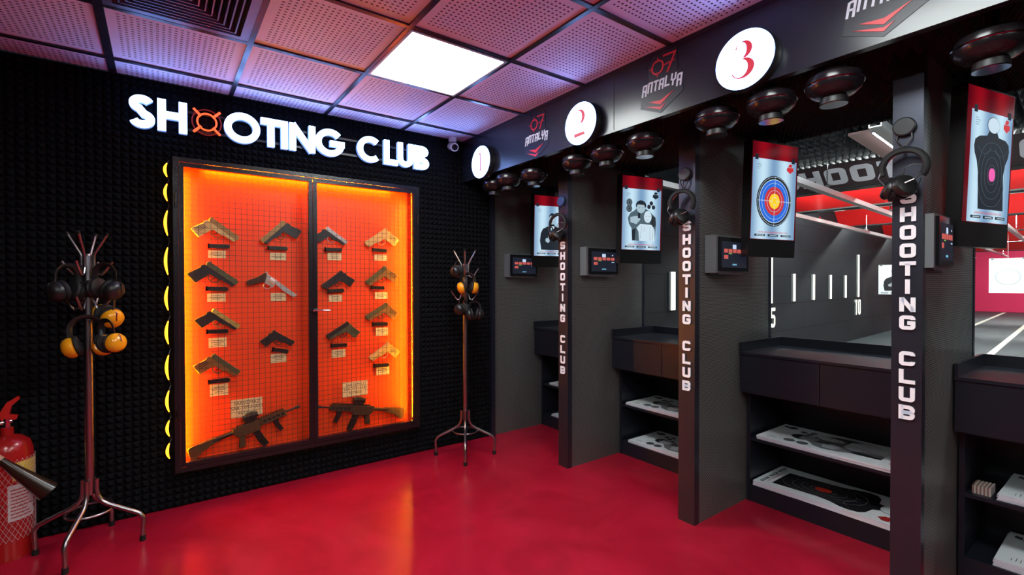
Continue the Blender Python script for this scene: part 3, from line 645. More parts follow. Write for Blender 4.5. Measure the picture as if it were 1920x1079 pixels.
# ------------------------------------------------------------------ ear defenders and coat racks
def ear_muff(label, Fm, cup_m, R_=.07, drop=.075, spread=1.0, slim=1.0, parent=None):
    """hangs from local origin; local x across, y up"""
    o = Fm.translation.copy(); t = thing('ear_defenders', o, label, 'ear defenders')
    q = MB(Fm); pts = [(-R_ * spread, -R_ - drop * .6, 0)] + [(R_ * spread * math.cos(a), -R_ + R_ * math.sin(a), 0) for a in [PI - PI * i / 16 for i in range(17)]] + [(R_ * spread, -R_ - drop * .6, 0)]
    q.tube(pts, .011, 8, flat=.35); q.build('headband', M_BLK, t, True)
    for sg in (-1, 1):
        c = Vector((sg * R_ * spread * 1.0, -R_ - drop, 0))
        q = MB(Fm); q.lathe([(.030, -.014), (.037, -.008), (.038, 0), (.034, .012), (.024, .022), (.008, .026)], c, (sg, -.25, 0), 22); cp = q.build('ear_cup', cup_m, t, True)
        q = MB(Fm); q.lathe([(.026, -.03), (.036, -.026), (.038, -.018), (.034, -.013)], c, (sg, -.25, 0), 22); q.build('cushion', M_MBLK, cp, True)
        q = MB(Fm); q.tube([c + Vector((sg * .012, .03, 0)), c + Vector((sg * .024, .028, .0)), c + Vector((sg * .028, 0, 0))], .003, 6); q.build('yoke', M_CHR if cup_m != M_BLK else M_GLOSS, cp)
    return t
def rack(cx_, cy_, a0, label, foot_r=.25, sc=1.0):
    t = thing('coat_rack', (cx_, cy_, 0), label, 'coat rack')
    q = MB(); q.cyl((cx_, cy_, .28), (cx_, cy_, 1.53), .019, n=20); q.cyl((cx_, cy_, 1.53), (cx_, cy_, 1.54), .019, .015, n=20); q.build('pole', M_STL, t, True)
    for k in range(4):
        a = math.radians(a0 + 90 * k); u = Vector((math.cos(a), math.sin(a), 0)); B = Vector((cx_, cy_, 0))
        P = lambda r, z: B + u * r + Vector((0, 0, z))
        q = MB(); q.tube([P(.03, .36), P(.03, .30), P(.036, .265), P(.055, .235), P(.085, .215), P(.19, .165), P(.222, .148), P(.24, .12), P(foot_r, .05), P(foot_r, .02)], .0115, 10)
        lg = q.build('leg', M_STL, t, True)
        q = MB(); q.cyl(P(foot_r, 0), P(foot_r, .028), .0145, n=14); q.build('foot_cap', M_MBLK, lg, True)
        q = MB(); q.tube([P(.028, 1.44), P(.028, 1.53), P(.034, 1.545), P(.085, 1.64)], .0065, 8); hk = q.build('upper_hook', M_STL, t, True)
        q = MB(); q.cyl(P(.084, 1.638), P(.09, 1.65), .0085, n=10); q.build('hook_cap', M_MBLK, hk)
        for z in (1.48, 1.30):
            q = MB(); q.tube([P(.02, z), P(.03, z - .015), P(.04, z - .045), P(.06, z - .05), P(.078, z - .03), P(.11, z + .02)], .006, 8); q.build('side_hook', M_STL, t, True)
    q = MB(); q.tube([(cx_ + .1 * math.cos(s), cy_ + .1 * math.sin(s), .195) for s in [2 * PI * i / 32 for i in range(32)]], .006, 8, True); q.build('brace_ring', M_STL, t, True)
rack(-1.71, -.275, -18, 'steel coat rack hung with ear defenders, beside the fire extinguisher', .235)
rack(.612, -.27, -32, 'steel coat rack hung with ear defenders, between cabinet and booth one', .235)
def hang(cx_, cy_, a, z, r=.10): 
    a = math.radians(a); return (cx_ + r * math.cos(a), cy_ + r * math.sin(a), z)
L0 = (-1.71, -.275)
def FF(p, ang, roll=0): return frame(p, ang, math.radians(roll))
def SF(p, ang, roll=0, k=1.4): return FF(p, ang, roll) @ Matrix.Scale(k, 4)
ear_muff('yellow ear defenders with both cups side by side, lowest on the left coat rack', SF((-1.715, -.345, 1.215), 0, 3), M_YEL, .046, .062)
ear_muff('yellow ear defenders on the right side of the left coat rack', SF((-1.615, -.315, 1.335), -62, -14), M_YEL, .036, .055)
ear_muff('yellow ear defenders lowest on the right side of the left coat rack', SF((-1.635, -.375, 1.195), -50, 14, 1.3), M_YEL, .036, .062)
ear_muff('black ear defenders on the upper left of the left coat rack', SF((-1.785, -.315, 1.475), 38, 0), M_BLK, .036, .058)
ear_muff('black ear defenders on the upper right of the left coat rack', SF((-1.63, -.33, 1.485), -38, -6), M_BLK, .040, .055)
ear_muff('yellow ear defenders straddling the right coat rack', SF((.60, -.335, 1.46), -22, 0, 1.25), M_YEL, .042, .05)
ear_muff('black ear defenders at the upper left of the right coat rack', SF((.53, -.27, 1.55), 40, 10, 1.2), M_BLK, .032, .03)
ear_muff('black ear defenders low on the left of the right coat rack', SF((.55, -.33, 1.27), 20, 0, 1.2), M_BLK, .034, .045)
ear_muff('black ear defenders lowest on the right coat rack pole', SF((.635, -.375, 1.235), -30, 0, 1.2), M_BLK, .034, .05)

# ------------------------------------------------------------------ fire extinguisher
ex, ey = -2.045, -.125
t = thing('fire_extinguisher', (ex, ey, 0), 'red fire extinguisher in a white net at the left edge', 'fire extinguisher')
q = MB(); q.lathe([(.096, 0), (.1, .01), (.1, .5), (.096, .545), (.085, .58), (.055, .605), (.025, .615), (.025, .65), (.02, .655)], (ex, ey, 0), n=36); q.build('body', M_RED, t, True)
q = MB(); q.cyl((ex, ey, .655), (ex, ey, .7), .017); q.cyl((ex - .05, ey - .01, .675), (ex + .02, ey, .685), .011); va = q.build('valve', M_CHR, t, True)
q = MB(frame((ex, ey, .69), 0)); q.prism([(-.02, 0), (.035, .0), (.04, .02), (.01, .03), (.018, .07), (.05, .105), (.042, .118), (.0, .09), (-.025, .04)], -.012, .012); q.build('handle', mat('bright red plastic', (.65, .02, .015), .35), t)
q = MB()
nn = 30
for k in range(nn):
    for sg in (-1, 1):
        q.tube([(ex + .1025 * math.cos(2 * PI * k / nn + sg * i * .14), ey + .1025 * math.sin(2 * PI * k / nn + sg * i * .14), .1 + i * .027) for i in range(16)], .0009, 3)
q.build('net', mat('white netting', (.6, .45, .45), .6), t)
def curved(mb, r, a0, a1, z0, z1, n=10):
    vs = []; fs = []
    for i in range(n + 1):
        a = math.radians(a0 + (a1 - a0) * i / n)
        for z in (z0, z1): vs.append((ex + r * math.cos(a), ey + r * math.sin(a), z))
    mb.add(vs, [(2 * i, 2 * i + 2, 2 * i + 3, 2 * i + 1) for i in range(n)])
q = MB(); curved(q, .1013, -70, 20, .40, .49); q.build('yellow_label', mat('yellow label', (.75, .5, .05), .5), t)
q = MB(); curved(q, .1014, -80, -15, .2, .38); wl = q.build('white_label', mat('white label', (.7, .62, .65), .5), t)
q = MB()
for i in range(9): curved(q, .1019, -74, -22 - (i % 3) * 7, .215 + .017 * i, .221 + .017 * i, 8)
q.build('label_print', M_INKR, wl)
q = MB(); q.tube([(ex - .05, ey - .01, .675), (ex - .075, ey - .06, .62), (ex - .07, ey - .1, .54), (ex - .05, ey - .125, .52)], .011, 8); q.build('hose', M_BLK, t, True)
q = MB(); q.tube([(ex - .06, ey - .13, .585), (ex + .005, ey - .15, .525)], .021, 14); q.build('hose_grip', mat('beige grip', (.55, .33, .22), .45), t, True, label='beige hose grip')
q = MB(); q.tube([(ex + .0, ey - .145, .535), (ex + .03, ey - .15, .50), (ex + .09, ey - .15, .43), (ex + .175, ey - .15, .335)], .02, 16, flat=.8, rr=[.017, .024, .038, .058]); q.build('horn', mat('dark horn', (.03, .016, .01), .25), t, True, label='black flared discharge horn')

# ------------------------------------------------------------------ booth dividers with posts
TXT = 'SHOOTING CLUB'
ORD = ['first', 'second', 'third']
for k, (y0, y1) in enumerate(POSTS):
    yc = (y0 + y1) / 2
    t = thing('booth_divider', (PX_, yc, 0), '%s from the left of the SHOOTING CLUB booth dividers' % ORD[k], 'partition', 'booth dividers')
    MB().box((PX_, y0, 0), (PX_ + .045, y1, 2.32)).build('post', M_PIL, t)
    MB().box((PX_ + .045, y0 + .004, 0), (XE, y1 - .004, 2.32)).build('metal_panel', M_PERF, t)
    MB().box((XE, y0, 0), (XE + .03, y1, 2.32)).build('rear_edge', M_LAM, t)
    lw = .051; lh = .058; pit = (.0778, .0762, .0727)[k]; Fk = frame((PX_, yc - .004, 0), -90); z = (1.586, 1.631, 1.656)[k] + 2 * pit - .029
    for ch in TXT:
        z -= pit
        if ch == ' ': continue
        ww = lw if ch != 'I' else .02
        st = euro(ch, ww / lh, .27)
        q = MB(Fk); put(q, st, -ww / 2, z, lh, lh, lh * .26, 0, .007); l = q.build('letter_side', M_LETS, t)
        q = MB(Fk); put(q, st, -ww / 2, z, lh, lh, lh * .26, .007, .0085); q.build('letter_face', M_LET, l)
# magnet hooks with headsets on the posts
for k, (y0, y1) in enumerate(POSTS):
    yc = (y0 + y1) / 2 + .008; zk = (1.995, 2.005, 2.01)[k]
    t = thing('headset_hook', (PX_, yc, zk), 'round black magnetic hook on the %s post' % ORD[k], 'hook', 'magnetic hooks on the posts')
    Fk = frame((PX_, yc, zk), -90)
    q = MB(Fk); q.lathe([(.034, 0), (.037, .003), (.037, .018), (.032, .022)], (0, 0, 0), (0, 0, 1), 28); q.build('magnet', mat('blue black magnet', (.02, .035, .07) if k == 0 else (.025, .03, .035), .35) if k else mat('blue magnet', (.03, .07, .2), .35), t, True)
    q = MB(Fk)
    for sg in (-1, 1): q.tube([(sg * .022, -.025, .012), (sg * .024, -.05, .014), (sg * .004, -.078, .02), (sg * .003, -.105, .03)], .0032, 6)
    q.build('wire_hook', M_BLK, t)
    # headset: padded band, two big cups hanging lower-left, arms and cable
    hs = thing('headset', (PX_ - .03, yc, zk - .1), 'black over-ear headset hanging on the %s post' % ORD[k], 'headset', 'headsets on the posts')
    Fh = frame((PX_ - .05, yc - .008, zk - .172), -90 + (12, 8, 0)[k]) @ Matrix.Scale(1.12, 4)
    q = MB(Fh); q.tube([(.062 * math.cos(a), .062 * math.sin(a), .004) for a in [math.radians(-35 + 235 * i / 22) for i in range(23)]], .0125, 10, flat=.8); q.build('headband', M_MBLK, hs, True)
    q = MB(Fh); q.tube([(.05 * math.cos(a), .05 * math.sin(a), .006) for a in [math.radians(100 + 70 * i / 10) for i in range(11)]], .0022, 6); q.build('band_spring', M_CHR, hs)
    for c, ax, n_ in (((-.036, -.07, .004), (-1, .55, .35), 0), ((.004, -.066, .012), (.75, .25, .55), 1)):
        q = MB(Fh); q.lathe([(.034, -.012), (.041, -.004), (.041, .006), (.034, .016), (.018, .02)], c, ax, 22); cp = q.build('ear_cup', M_BLK, hs, True)
        q = MB(Fh); q.lathe([(.03, -.028), (.04, -.024), (.041, -.014), (.036, -.011)], c, ax, 22); q.build('cushion', M_MBLK, cp, True)
    q = MB(Fh); q.tube([(-.062, -.01, .012), (-.068, -.03, .015), (-.045, -.06, .03)], .0022, 6); q.tube([(.05, -.03, .012), (.035, -.05, .03), (.012, -.06, .036)], .0022, 6); q.build('yoke', M_STL, hs)
    q = MB(Fh); q.tube([(.06, -.002, .01), (.03, .005, .016), (.008, -.005, .02), (.004, -.035, .02)], .0016, 6); q.tube([(.05, -.045, .01), (.04, -.075, .01), (.02, -.085, .01)], .002, 6); q.build('cable', M_BLK, hs)

# ------------------------------------------------------------------ counters
BN = ['first', 'second', 'third', 'fourth']
CF = 1.66
for k, (ya, yb) in enumerate(CO):
    ya -= .004; yb += .004
    if k == 0: ya = -.003
    t = thing('shooting_counter', (CF, (ya + yb) / 2, 0), 'black counter with drawers and open shelves in the %s booth from the left' % BN[k], 'counter', 'counters in the booths')
    B = 2.10
    c = MB(); c.box((CF, ya - .02, 0), (B, ya, .93)); c.box((CF, yb, 0), (B, yb + .02, .93)); c.box((B - .012, yb + .02, 0), (B, ya - .02, .93)); c.box((CF + .004, yb + .02, 0), (B - .012, ya - .02, .105))
    c.build('carcass', M_CNT, t)
    MB().box((CF + .006, yb + .02, .385), (B - .012, ya - .02, .402)).build('shelf', M_CNT, t)
    MB().box((1.562, yb, .938), (B, ya, .953)).build('worktop', M_CNT, t)
    c = MB(); c.box((1.565, ya - .012, .953), (B, ya, 1.012)); c.box((B - .012, yb, .953), (B, ya - .012, 1.012)); c.box((1.565, yb, .953), (B - .012, yb + .012, 1.012)); c.build('raised_edge', M_CNT, t)
    ym = (ya + yb) / 2
    for a, b_ in ((ya - .001, ym + .002), (ym - .002, yb + .001)):
        MB().box((1.57, b_, .705), (CF + .1, a, .936)).build('drawer', M_CNT, t)
    MB().box((1.575, yb + .001, .7), (CF + .25, ya - .001, .704)).build('drawer_base', M_MBLK, t)
# ammunition box on the shelf of booth four
t = thing('cartridge_box', (1.75, -3.0, .402), 'small striped cartridge box on the shelf of the fourth booth', 'box')
MB().box((1.70, -3.035, .402), (1.80, -2.975, .438)).build('box_body', mat('box brown', (.25, .12, .1), .5), t)
q = MB()
for i in range(5): q.box((1.698, -3.036 + .012 * i, .4025), (1.80, -3.03 + .012 * i, .4395))
q.build('stripes', mat('box stripe', (.5, .45, .42), .5), t)

# ------------------------------------------------------------------ printed targets: drawing routines in a local frame, w wide, h high, origin lower-left
def person_shape(kind):
    if kind == 'suit':
        head = arc(.5, .74, .085, .105, 0, 360, 24)[:-1]
        body = [(.2, .12), (.16, .3), (.18, .45), (.24, .54), (.4, .6), (.46, .64), (.55, .64), (.6, .6), (.78, .54), (.86, .44), (.88, .12)]
        return head, body
def draw_target(t, Fm, w, h, kind, lit):
    """ink pieces lying on a sheet; lit = True for screen pictures"""
    if lit:
        ink = emis('screen ink', (.02, .03, .045), .6); grey = emis('screen grey', (.1, .16, .2), .8); pale = emis('screen pale', (.38, .52, .6), 1.0); red = emis('screen red', (.75, .04, .05), .8)
        blue = emis('screen blue', (.02, .15, .7), 1.0); yel = emis('screen yellow', (1, .65, .02), 1.0); pink = emis('screen pink', (.9, .12, .45), 1.0); wh = emis('screen white', (.6, .75, .85), 1.0)
    else: ink, grey, pale, red, blue, yel, pink, wh = M_INK, M_INKG, mat('pale ink', (.4, .42, .45), .5), M_INKR, mat('blue ink', (.02, .1, .5), .5), mat('yellow ink', (.8, .5, .02), .5), mat('pink ink', (.6, .03, .02), .5), M_WHT
    e = .0006
    def poly(nm, pts, m_, lv): q = MB(Fm); q.prism([(x * w, y * h) for x, y in pts], lv * e, lv * e + e * .8); q.build(nm, m_, t)
    def circ(nm, cx_, cy_, r, m_, lv, ry=None): poly(nm, arc(cx_, cy_, r, ry if ry else r * w / h, 0, 360, 30)[:-1], m_, lv)
    # footer bars and small marks common to all sheets
    q = MB(Fm)
    for i in range(3): q.prism([(w * (.08 + .3 * i), h * .035), (w * (.32 + .3 * i), h * .035), (w * (.32 + .3 * i), h * .06), (w * (.08 + .3 * i), h * .06)], e, e * 1.8)
    for i in range(4): q.box((w * .09, h * (.87 + .02 * i), e), (w * (.16 + .02 * (i % 3)), h * (.873 + .02 * i), e * 1.8))
    q.build('footer_bars', ink, t)
    q = MB(Fm); text_into(q, 'www.shootingclubantalya.com', w * .055, w * .5, h * .075, e * 1.5); q.build('web_address', red, t)
    q = MB(Fm)
    for i in range(3):
        for j in range(7): q.box((w * (.125 + .3 * i + .025 * j), h * .043, e * 1.9), (w * (.142 + .3 * i + .025 * j), h * (.051 + .002 * (j % 2)), e * 2.4))
    q.build('footer_marks', wh, t)
    # corner emblem
    q = MB(Fm); q.prism([(w * x, h * y) for x, y in ((.77, .885), (.85, .85), (.93, .885), (.92, .925), (.78, .925))], e, e * 1.8); q.prism([(w * x, h * y) for x, y in ((.8, .93), (.88, .93), (.9, .965), (.83, .97))], e, e * 1.8); q.build('corner_emblem', red if kind in ('rings', 'torso') else ink, t)
    if kind == 'rings':
        cy_ = .48
        for nm, r, m_, lv in (('black_ring', .4, ink, 1), ('white_line', .345, wh, 2), ('blue_ring', .335, blue, 3), ('red_ring', .225, red, 4), ('yellow_centre', .12, yel, 5)): circ(nm, .5, cy_, r, m_, lv)
        q = MB(Fm)
        for r in (.38, .285, .17, .06): q.ring((.5 * w, cy_ * h), r * w - .0008, r * w + .0008, 6 * e, 6.5 * e)
        for i in range(10): 
            d = (.06 + .035 * i) * w
            for sx, sy in ((1, 0), (-1, 0), (0, 1), (0, -1)): q.box((.5 * w + sx * d - .0025, cy_ * h + sy * d - .0035, 6 * e), (.5 * w + sx * d + .0025, cy_ * h + sy * d + .0035, 6.5 * e))
        q.build('score_marks', wh, t)
    elif kind == 'torso':
        poly('silhouette', [(.24, .12), (.22, .3), (.2, .45), (.16, .55), (.1, .62), (.08, .68), (.1, .74), (.2, .775), (.38, .79), (.42, .83), (.44, .86), (.6, .86), (.62, .83), (.66, .79), (.84, .775), (.92, .74), (.94, .68), (.92, .62), (.86, .55), (.82, .45), (.84, .3), (.86, .12)], ink, 1)
        circ('head', .52, .89, .15, ink, 2, .075); circ('head_face', .52, .89, .142, wh, 3, .07)
        q = MB(Fm)
        for sx, sy in ((.1, .09), (.17, .16), (.25, .22), (.33, .29)):
            q.ribbon([(w * x, h * y) for x, y in rr(.52 - sx, .44 - sy, .52 + sx, .44 + sy, min(sx, sy) * .95, 8)][:-1], .0012, 4 * e, 4.5 * e, True)
        for sg in (-1, 1): q.ribbon([(w * x, h * y) for x, y in arc(.52 + sg * .2, .72, .16, .1, 200, 340, 12)], .0012, 4 * e, 4.5 * e)
        q.box((.2 * w, .439 * h, 4 * e), (.42 * w, .4405 * h, 4.4 * e)); q.build('score_lines', grey if lit else pale, t)
        poly('bullseye', rr(.45, .38, .6, .5, .06, 6), pink, 5)
    elif kind == 'suit':
        hd, bd = person_shape('suit')
        poly('jacket', bd, ink, 1); poly('shirt', [(.44, .6), (.57, .6), (.53, .3)], wh, 2); poly('tie', [(.49, .58), (.53, .58), (.525, .36), (.515, .36)], ink, 3)
        poly('face', hd, pale, 2); poly('hair', arc(.5, .78, .09, .08, 0, 180, 14) + [(.41, .77), (.45, .81), (.56, .81), (.59, .78)], ink, 3)
        q = MB(Fm)
        for x in (.465, .535): q.box((w * (x - .014), h * .747, 3 * e), (w * (x + .014), h * .753, 3.6 * e)); q.box((w * (x - .016), h * .765, 3 * e), (w * (x + .016), h * .77, 3.6 * e))
        q.box((w * .475, h * .685, 3 * e), (w * .525, h * .69, 3.6 * e)); q.box((w * .495, h * .71, 3 * e), (w * .505, h * .74, 3.6 * e)); q.build('facial_features', ink, t)
        poly('hand', [(.33, .28), (.4, .26), (.44, .3), (.42, .34), (.43, .4), (.4, .4), (.38, .35), (.34, .36), (.31, .32)], pale, 4)
        poly('lapels', [(.43, .6), (.46, .6), (.53, .3), (.51, .3)], grey, 3)
    elif kind == 'pair':
        poly('gunman_coat', [(.26, .15), (.24, .35), (.17, .42), (.14, .52), (.2, .6), (.3, .64), (.36, .68), (.6, .68), (.74, .62), (.86, .55), (.88, .45), (.85, .15)], grey, 1)
        poly('coat_shade', [(.26, .15), (.25, .32), (.34, .35), (.33, .15)], ink, 2); poly('sleeve_shade', [(.7, .6), (.86, .54), (.87, .4), (.74, .38)], ink, 2)
        poly('gunman_face', arc(.47, .7, .115, .095, 0, 360, 24)[:-1], pale, 2)
        poly('gunman_hair', arc(.47, .73, .135, .085, 0, 180, 14) + [(.35, .69), (.38, .745), (.55, .745), (.58, .69)], ink, 3)
        poly('gunman_arm', [(.2, .45), (.36, .42), (.46, .5), (.42, .56), (.3, .55), (.2, .53)], pale, 3)
        poly('pistol', [(.39, .52), (.45, .52), (.45, .6), (.42, .615), (.39, .6)], ink, 5)
        poly('hostage_body', [(.44, .15), (.42, .3), (.36, .36), (.46, .43), (.76, .42), (.84, .34), (.85, .15)], wh, 3)
        poly('hostage_face', arc(.65, .55, .1, .1, 0, 360, 24)[:-1], wh, 4)
        q = MB(Fm); q.ribbon([(w * x, h * y) for x, y in arc(.65, .555, .108, .105, 0, 360, 30)[:-1]], .0016, 5 * e, 5.5 * e, True)
        for x in (.61, .69): q.box((w * (x - .018), h * .555, 5 * e), (w * (x + .018), h * .56, 5.6 * e))
        for x in (.43, .51): q.box((w * (x - .014), h * .695, 5 * e), (w * (x + .014), h * .701, 5.6 * e))
        q.box((w * .63, h * .495, 5 * e), (w * .67, h * .5, 5.6 * e))
        for a in ((.36, .36, .3, .15), (.5, .4, .46, .18), (.58, .38, .56, .3), (.72, .4, .72, .16), (.8, .35, .78, .16), (.4, .42, .36, .3)): q.ribbon([(w * a[0], h * a[1]), (w * a[2], h * a[3])], .0014, 5 * e, 5.5 * e)
        q.build('outlines', ink, t)
        for nm, cx_, cy_, r in (('upper_spot', .17, .77, .075), ('lower_spot', .17, .67, .075), ('small_spot', .74, .78, .045), ('small_spot', .68, .72, .045), ('small_spot', .8, .715, .045)): circ(nm, cx_, cy_, r, ink, 1)
        q = MB(Fm)
        for cy_ in (.77, .67):
            for r in (.03, .055): q.ring((.17 * w, cy_ * h), r * w - .0008, r * w + .0008, 2 * e, 2.5 * e)
        q.build('spot_rings', pale, t)

# ------------------------------------------------------------------ screens
SC = [(1.475, -.09, 'suit'), (1.50, -1.09, 'pair'), (1.42, -2.09, 'rings'), (1.36, -2.985, 'torso')]
SL = ['hanging screen showing a man in a suit', 'hanging screen showing a gunman and a hostage', 'hanging screen showing a round coloured target', 'hanging screen showing a black torso silhouette']
def screen_mat(name, base):
    """display picture: soft vertical banding of the filmed sheet"""
    mt, N, L = nt(name); b = N['Principled BSDF']; b.inputs['Base Color'].default_value = (.01, .01, .01, 1); b.inputs['Roughness'].default_value = .12
    tc = N.new('ShaderNodeTexCoord'); wv = N.new('ShaderNodeTexWave'); wv.inputs['Scale'].default_value = 1.7; wv.inputs['Distortion'].default_value = .6; L.new(tc.outputs['Object'], wv.inputs['Vector'])
    mx = N.new('ShaderNodeMix'); mx.data_type = 'RGBA'; mx.inputs['A'].default_value = (*[c * k_ for c, k_ in zip(base, (.35, .45, .6))], 1); mx.inputs['B'].default_value = (*base, 1)
    L.new(wv.outputs['Fac'], mx.inputs['Factor']); L.new(mx.outputs['Result'], b.inputs['Emission Color']); b.inputs['Emission Strength'].default_value = 1.0
    return mt
M_SHEET = screen_mat('screen sheet', (.56, .78, .92)); M_SRED = screen_mat('screen red cloth', (.27, .003, .01))
for k, (sx, sy, kind) in enumerate(SC):
    W_, T_ = .405, .68; zb_ = 1.535
    t = thing('target_screen', (sx, sy, zb_), SL[k], 'screen', 'screens hanging in the booths')
    Fk = frame((sx, sy, zb_), -12, 0, math.radians(2.0))
    q = MB(Fk); q.box((0, 0, -.05), (W_, T_, 0)); q.box((.003, .003, 0), (W_ - .003, T_ - .003, .002)); q.build('housing', M_BLK, t)
    q = MB(Fk); q.box((W_ * .4, T_, -.04), (W_ * .6, T_ + .1, -.02)); q.build('bracket', M_BLK, t)
    q = MB(Fk); q.box((.008, .105, .002), (W_ - .008, T_ - .008, .003)); dsp = q.build('display', M_SRED, t)
    q = MB(Fk); shw, shh = W_ - .03 - (.03 if k == 3 else 0), .47
    x0s = .012 + (.03 if k == 3 else 0); q.box((x0s, .107, .003), (x0s + shw, .107 + shh, .0036)); q.build('picture_sheet', M_SHEET, dsp)
    for x in (x0s + .03, x0s + shw - .03):
        q = MB(Fk); q.box((x - .013, .107 + shh - .01, .0036), (x + .013, .107 + shh + .02, .0045)); q.build('clip', emis('screen ink', (.02, .03, .045), .6), dsp)
    draw_target(dsp, Fk @ Matrix.Translation((x0s, .107, .0036)), shw, shh, kind, True)
# ------------------------------------------------------------------ touch panels
TPN = [(1.21, 0.0, .06), (1.21, -.955, .065), (1.18, -1.967, .065), (1.10, -2.934, .028)]
def ui(t, Fk, w, h):
    e = .0006
    q = MB(Fk); q.box((.012, .015, 0), (w - .012, h - .015, e)); q.build('display', emis('ui background', (.005, .012, .03), .6), t)
    q = MB(Fk)
    for i in range(5): q.box((w * (.12 + .16 * i), h * .56, e), (w * (.25 + .16 * i), h * .68, 2 * e))
    q.box((w * .12, h * .36, e), (w * .26, h * .48, 2 * e)); q.build('red_icons', emis('ui red', (.7, .12, .1), .8), t)
    q = MB(Fk); q.box((w * .43, h * .69, e), (w * .56, h * .83, 2 * e)); q.box((w * .8, h * .76, e), (w * .84, h * .8, 2 * e)); q.box((w * .78, h * .47, e), (w * .88, h * .5, 2 * e)); q.build('white_icons', emis('ui white', (.6, .75, 1), .9), t)
    q = MB(Fk); q.box((w * .28, h * .52, e), (w * .4, h * .545, 2 * e)); q.build('green_bar', emis('ui green', (.3, .6, .1), .7), t)
    q = MB(Fk); [q.box((w * (.42 + .027 * j), h * .16, e), (w * (.438 + .027 * j), h * (.2 + .012 * (j % 2)), 2 * e)) for j in range(6)]; q.build('caption', emis('ui cyan', (.2, .55, .8), .9), t)
for k, (x0, y, d) in enumerate(TPN):
    t = thing('touch_panel', (x0, y, 1.44), 'grey box touch panel on the left side of the %s booth' % BN[k], 'touch panel', 'touch panels in the booths')
    x1 = x0 + (.34 if k < 3 else .245)
    MB().box((x0, y - d, 1.44), (x1, y - .001, 1.655)).build('casing', M_GREY, t)
    MB().box((x0 + .02, y - d - .012, 1.45), (x1, y - d, 1.645)).build('bezel', M_GLOSS, t)
    ui(t, frame((x0 + .03, y - d - .0122, 1.455), 0), x1 - x0 - .04, .18)
    MB().box((x0 + .05, y - d + .01, 1.432), (x1 - .02, y - .004, 1.44)).build('lower_bracket', M_STL, t)

# ------------------------------------------------------------------ paper stacks on the shelves
def stack(x, y, z, ang, w, h, n, kind, label, tilt=1):
    """w along booth width, h into the booth; portrait sheets laid sideways"""
    t = thing('paper_stack', (x, y, z), label, 'paper targets', 'stacks of paper targets on the shelves')
    rnd = random.Random(int(abs(x * 100 + y * 77 + z * 991)))
    c = MB()
    for i in range(n):
        a = math.radians(ang + rnd.uniform(-1.2, 1.2) * .6); Mi = Matrix.Translation((x + rnd.uniform(-.003, .003), y + rnd.uniform(-.004, .004), z + i * .0042)) @ Matrix.Rotation(a - PI / 2, 4, 'Z')
        c.M = Mi; c.box((0, 0, .0), (w, h, .0038))
    c.build('sheets', M_EDGE, t)
    Mi = Matrix.Translation((x, y, z + n * .0042)) @ Matrix.Rotation(math.radians(ang) - PI / 2, 4, 'Z')
    q = MB(Mi); q.box((0, 0, 0), (w, h, .0006)); top = q.build('top_sheet', M_WHT, t)
    # drawn figure: sheet's own upright axis runs along the booth width
    if tilt > 0: Fm = Mi @ Matrix.Translation((w, 0, .0008)) @ Matrix.Rotation(PI / 2, 4, 'Z')
    else: Fm = Mi @ Matrix.Translation((0, h, .0008)) @ Matrix.Rotation(-PI / 2, 4, 'Z')
    draw_target(top, Fm, h, w, kind, False)
zl, zu = .105, .402
# local x of a stack runs towards -Y (angle 0 => -90deg), local y towards +X
stack(1.675, -2.02, zu, 0, .70, .40, 5, 'pair', 'stack of hostage targets on the upper shelf of the third booth', 1)
stack(1.668, -2.005, zl, 0, .72, .40, 7, 'torso', 'stack of torso targets with a red centre on the lower shelf of the third booth', -1)
stack(1.68, -1.005, zu, 0, .68, .40, 4, 'pair', 'stack of hostage targets on the upper shelf of the second booth', 1)
stack(1.68, -1.03, zl, 0, .68, .40, 4, 'pair', 'stack of hostage targets on the lower shelf of the second booth', 1)
stack(1.685, -.09, zu, 0, .68, .40, 4, 'suit', 'stack of targets on the upper shelf of the first booth', 1)
stack(1.685, -.12, zl, 0, .68, .40, 4, 'suit', 'stack of targets on the lower shelf of the first booth', 1)
stack(1.68, -3.06, zu, 0, .70, .40, 7, 'pair', 'thick stack of targets on the upper shelf of the fourth booth', 1)
stack(1.675, -3.05, zl, 0, .70, .40, 8, 'pair', 'stack of curling targets on the lower shelf of the fourth booth', 1)

# ------------------------------------------------------------------ shooting range beyond the booths
RA = math.radians(3.8); RO = (2.0, .11, 0)
RW = Matrix.Translation(RO) @ Matrix.Rotation(RA, 4, 'Z')      # local u down-range, v left, z up
ZC = 3.05; UE = 28.5; VR = -7.0
M_RWALL = brick_mat('dark rubber panels', (.012, .0145, .018), (.003, .003, .004), 2.0, .5)
M_RFLR = mat('range rubber floor', (.03, .042, .046), .55, noise=.25, nscale=60)
M_RRED = brick_mat('red rubber panels', (.75, .03, .11), (.2, .005, .02), 1.6, 3.2)
M_LANE = mat('lane line paint', (.75, .72, .6), .5)
struct('wall_range_left', MB(RW).box((-.02, 0, 0), (UE, .1, ZC)), M_RWALL, 'dark panelled left wall of the shooting range', 'wall')
struct('wall_range_right', MB(RW).box((-.02, VR - .1, 0), (UE, VR, ZC)), M_RWALL, 'dark right wall of the shooting range', 'wall')
struct('wall_range_end', MB(RW).box((UE, VR - .1, 0), (UE + .1, .1, ZC)), M_RRED, 'red backstop wall at the end of the range', 'wall')
struct('floor_range', MB(RW).box((-.0, VR, -.1), (UE, 0, 0)), M_RFLR, 'dark grey floor of the shooting range', 'floor')
struct('ceiling_range', MB(RW).box((-.1, VR, ZC), (UE, .1, ZC + .1)), M_FOAM2, 'black ceiling of the shooting range', 'ceiling')
struct('trim_6', MB().box((XE, -6, 2.3), (XE + .04, .12, ZC)), M_FOAM2, 'black wall strip between booths and range ceiling', 'trim')
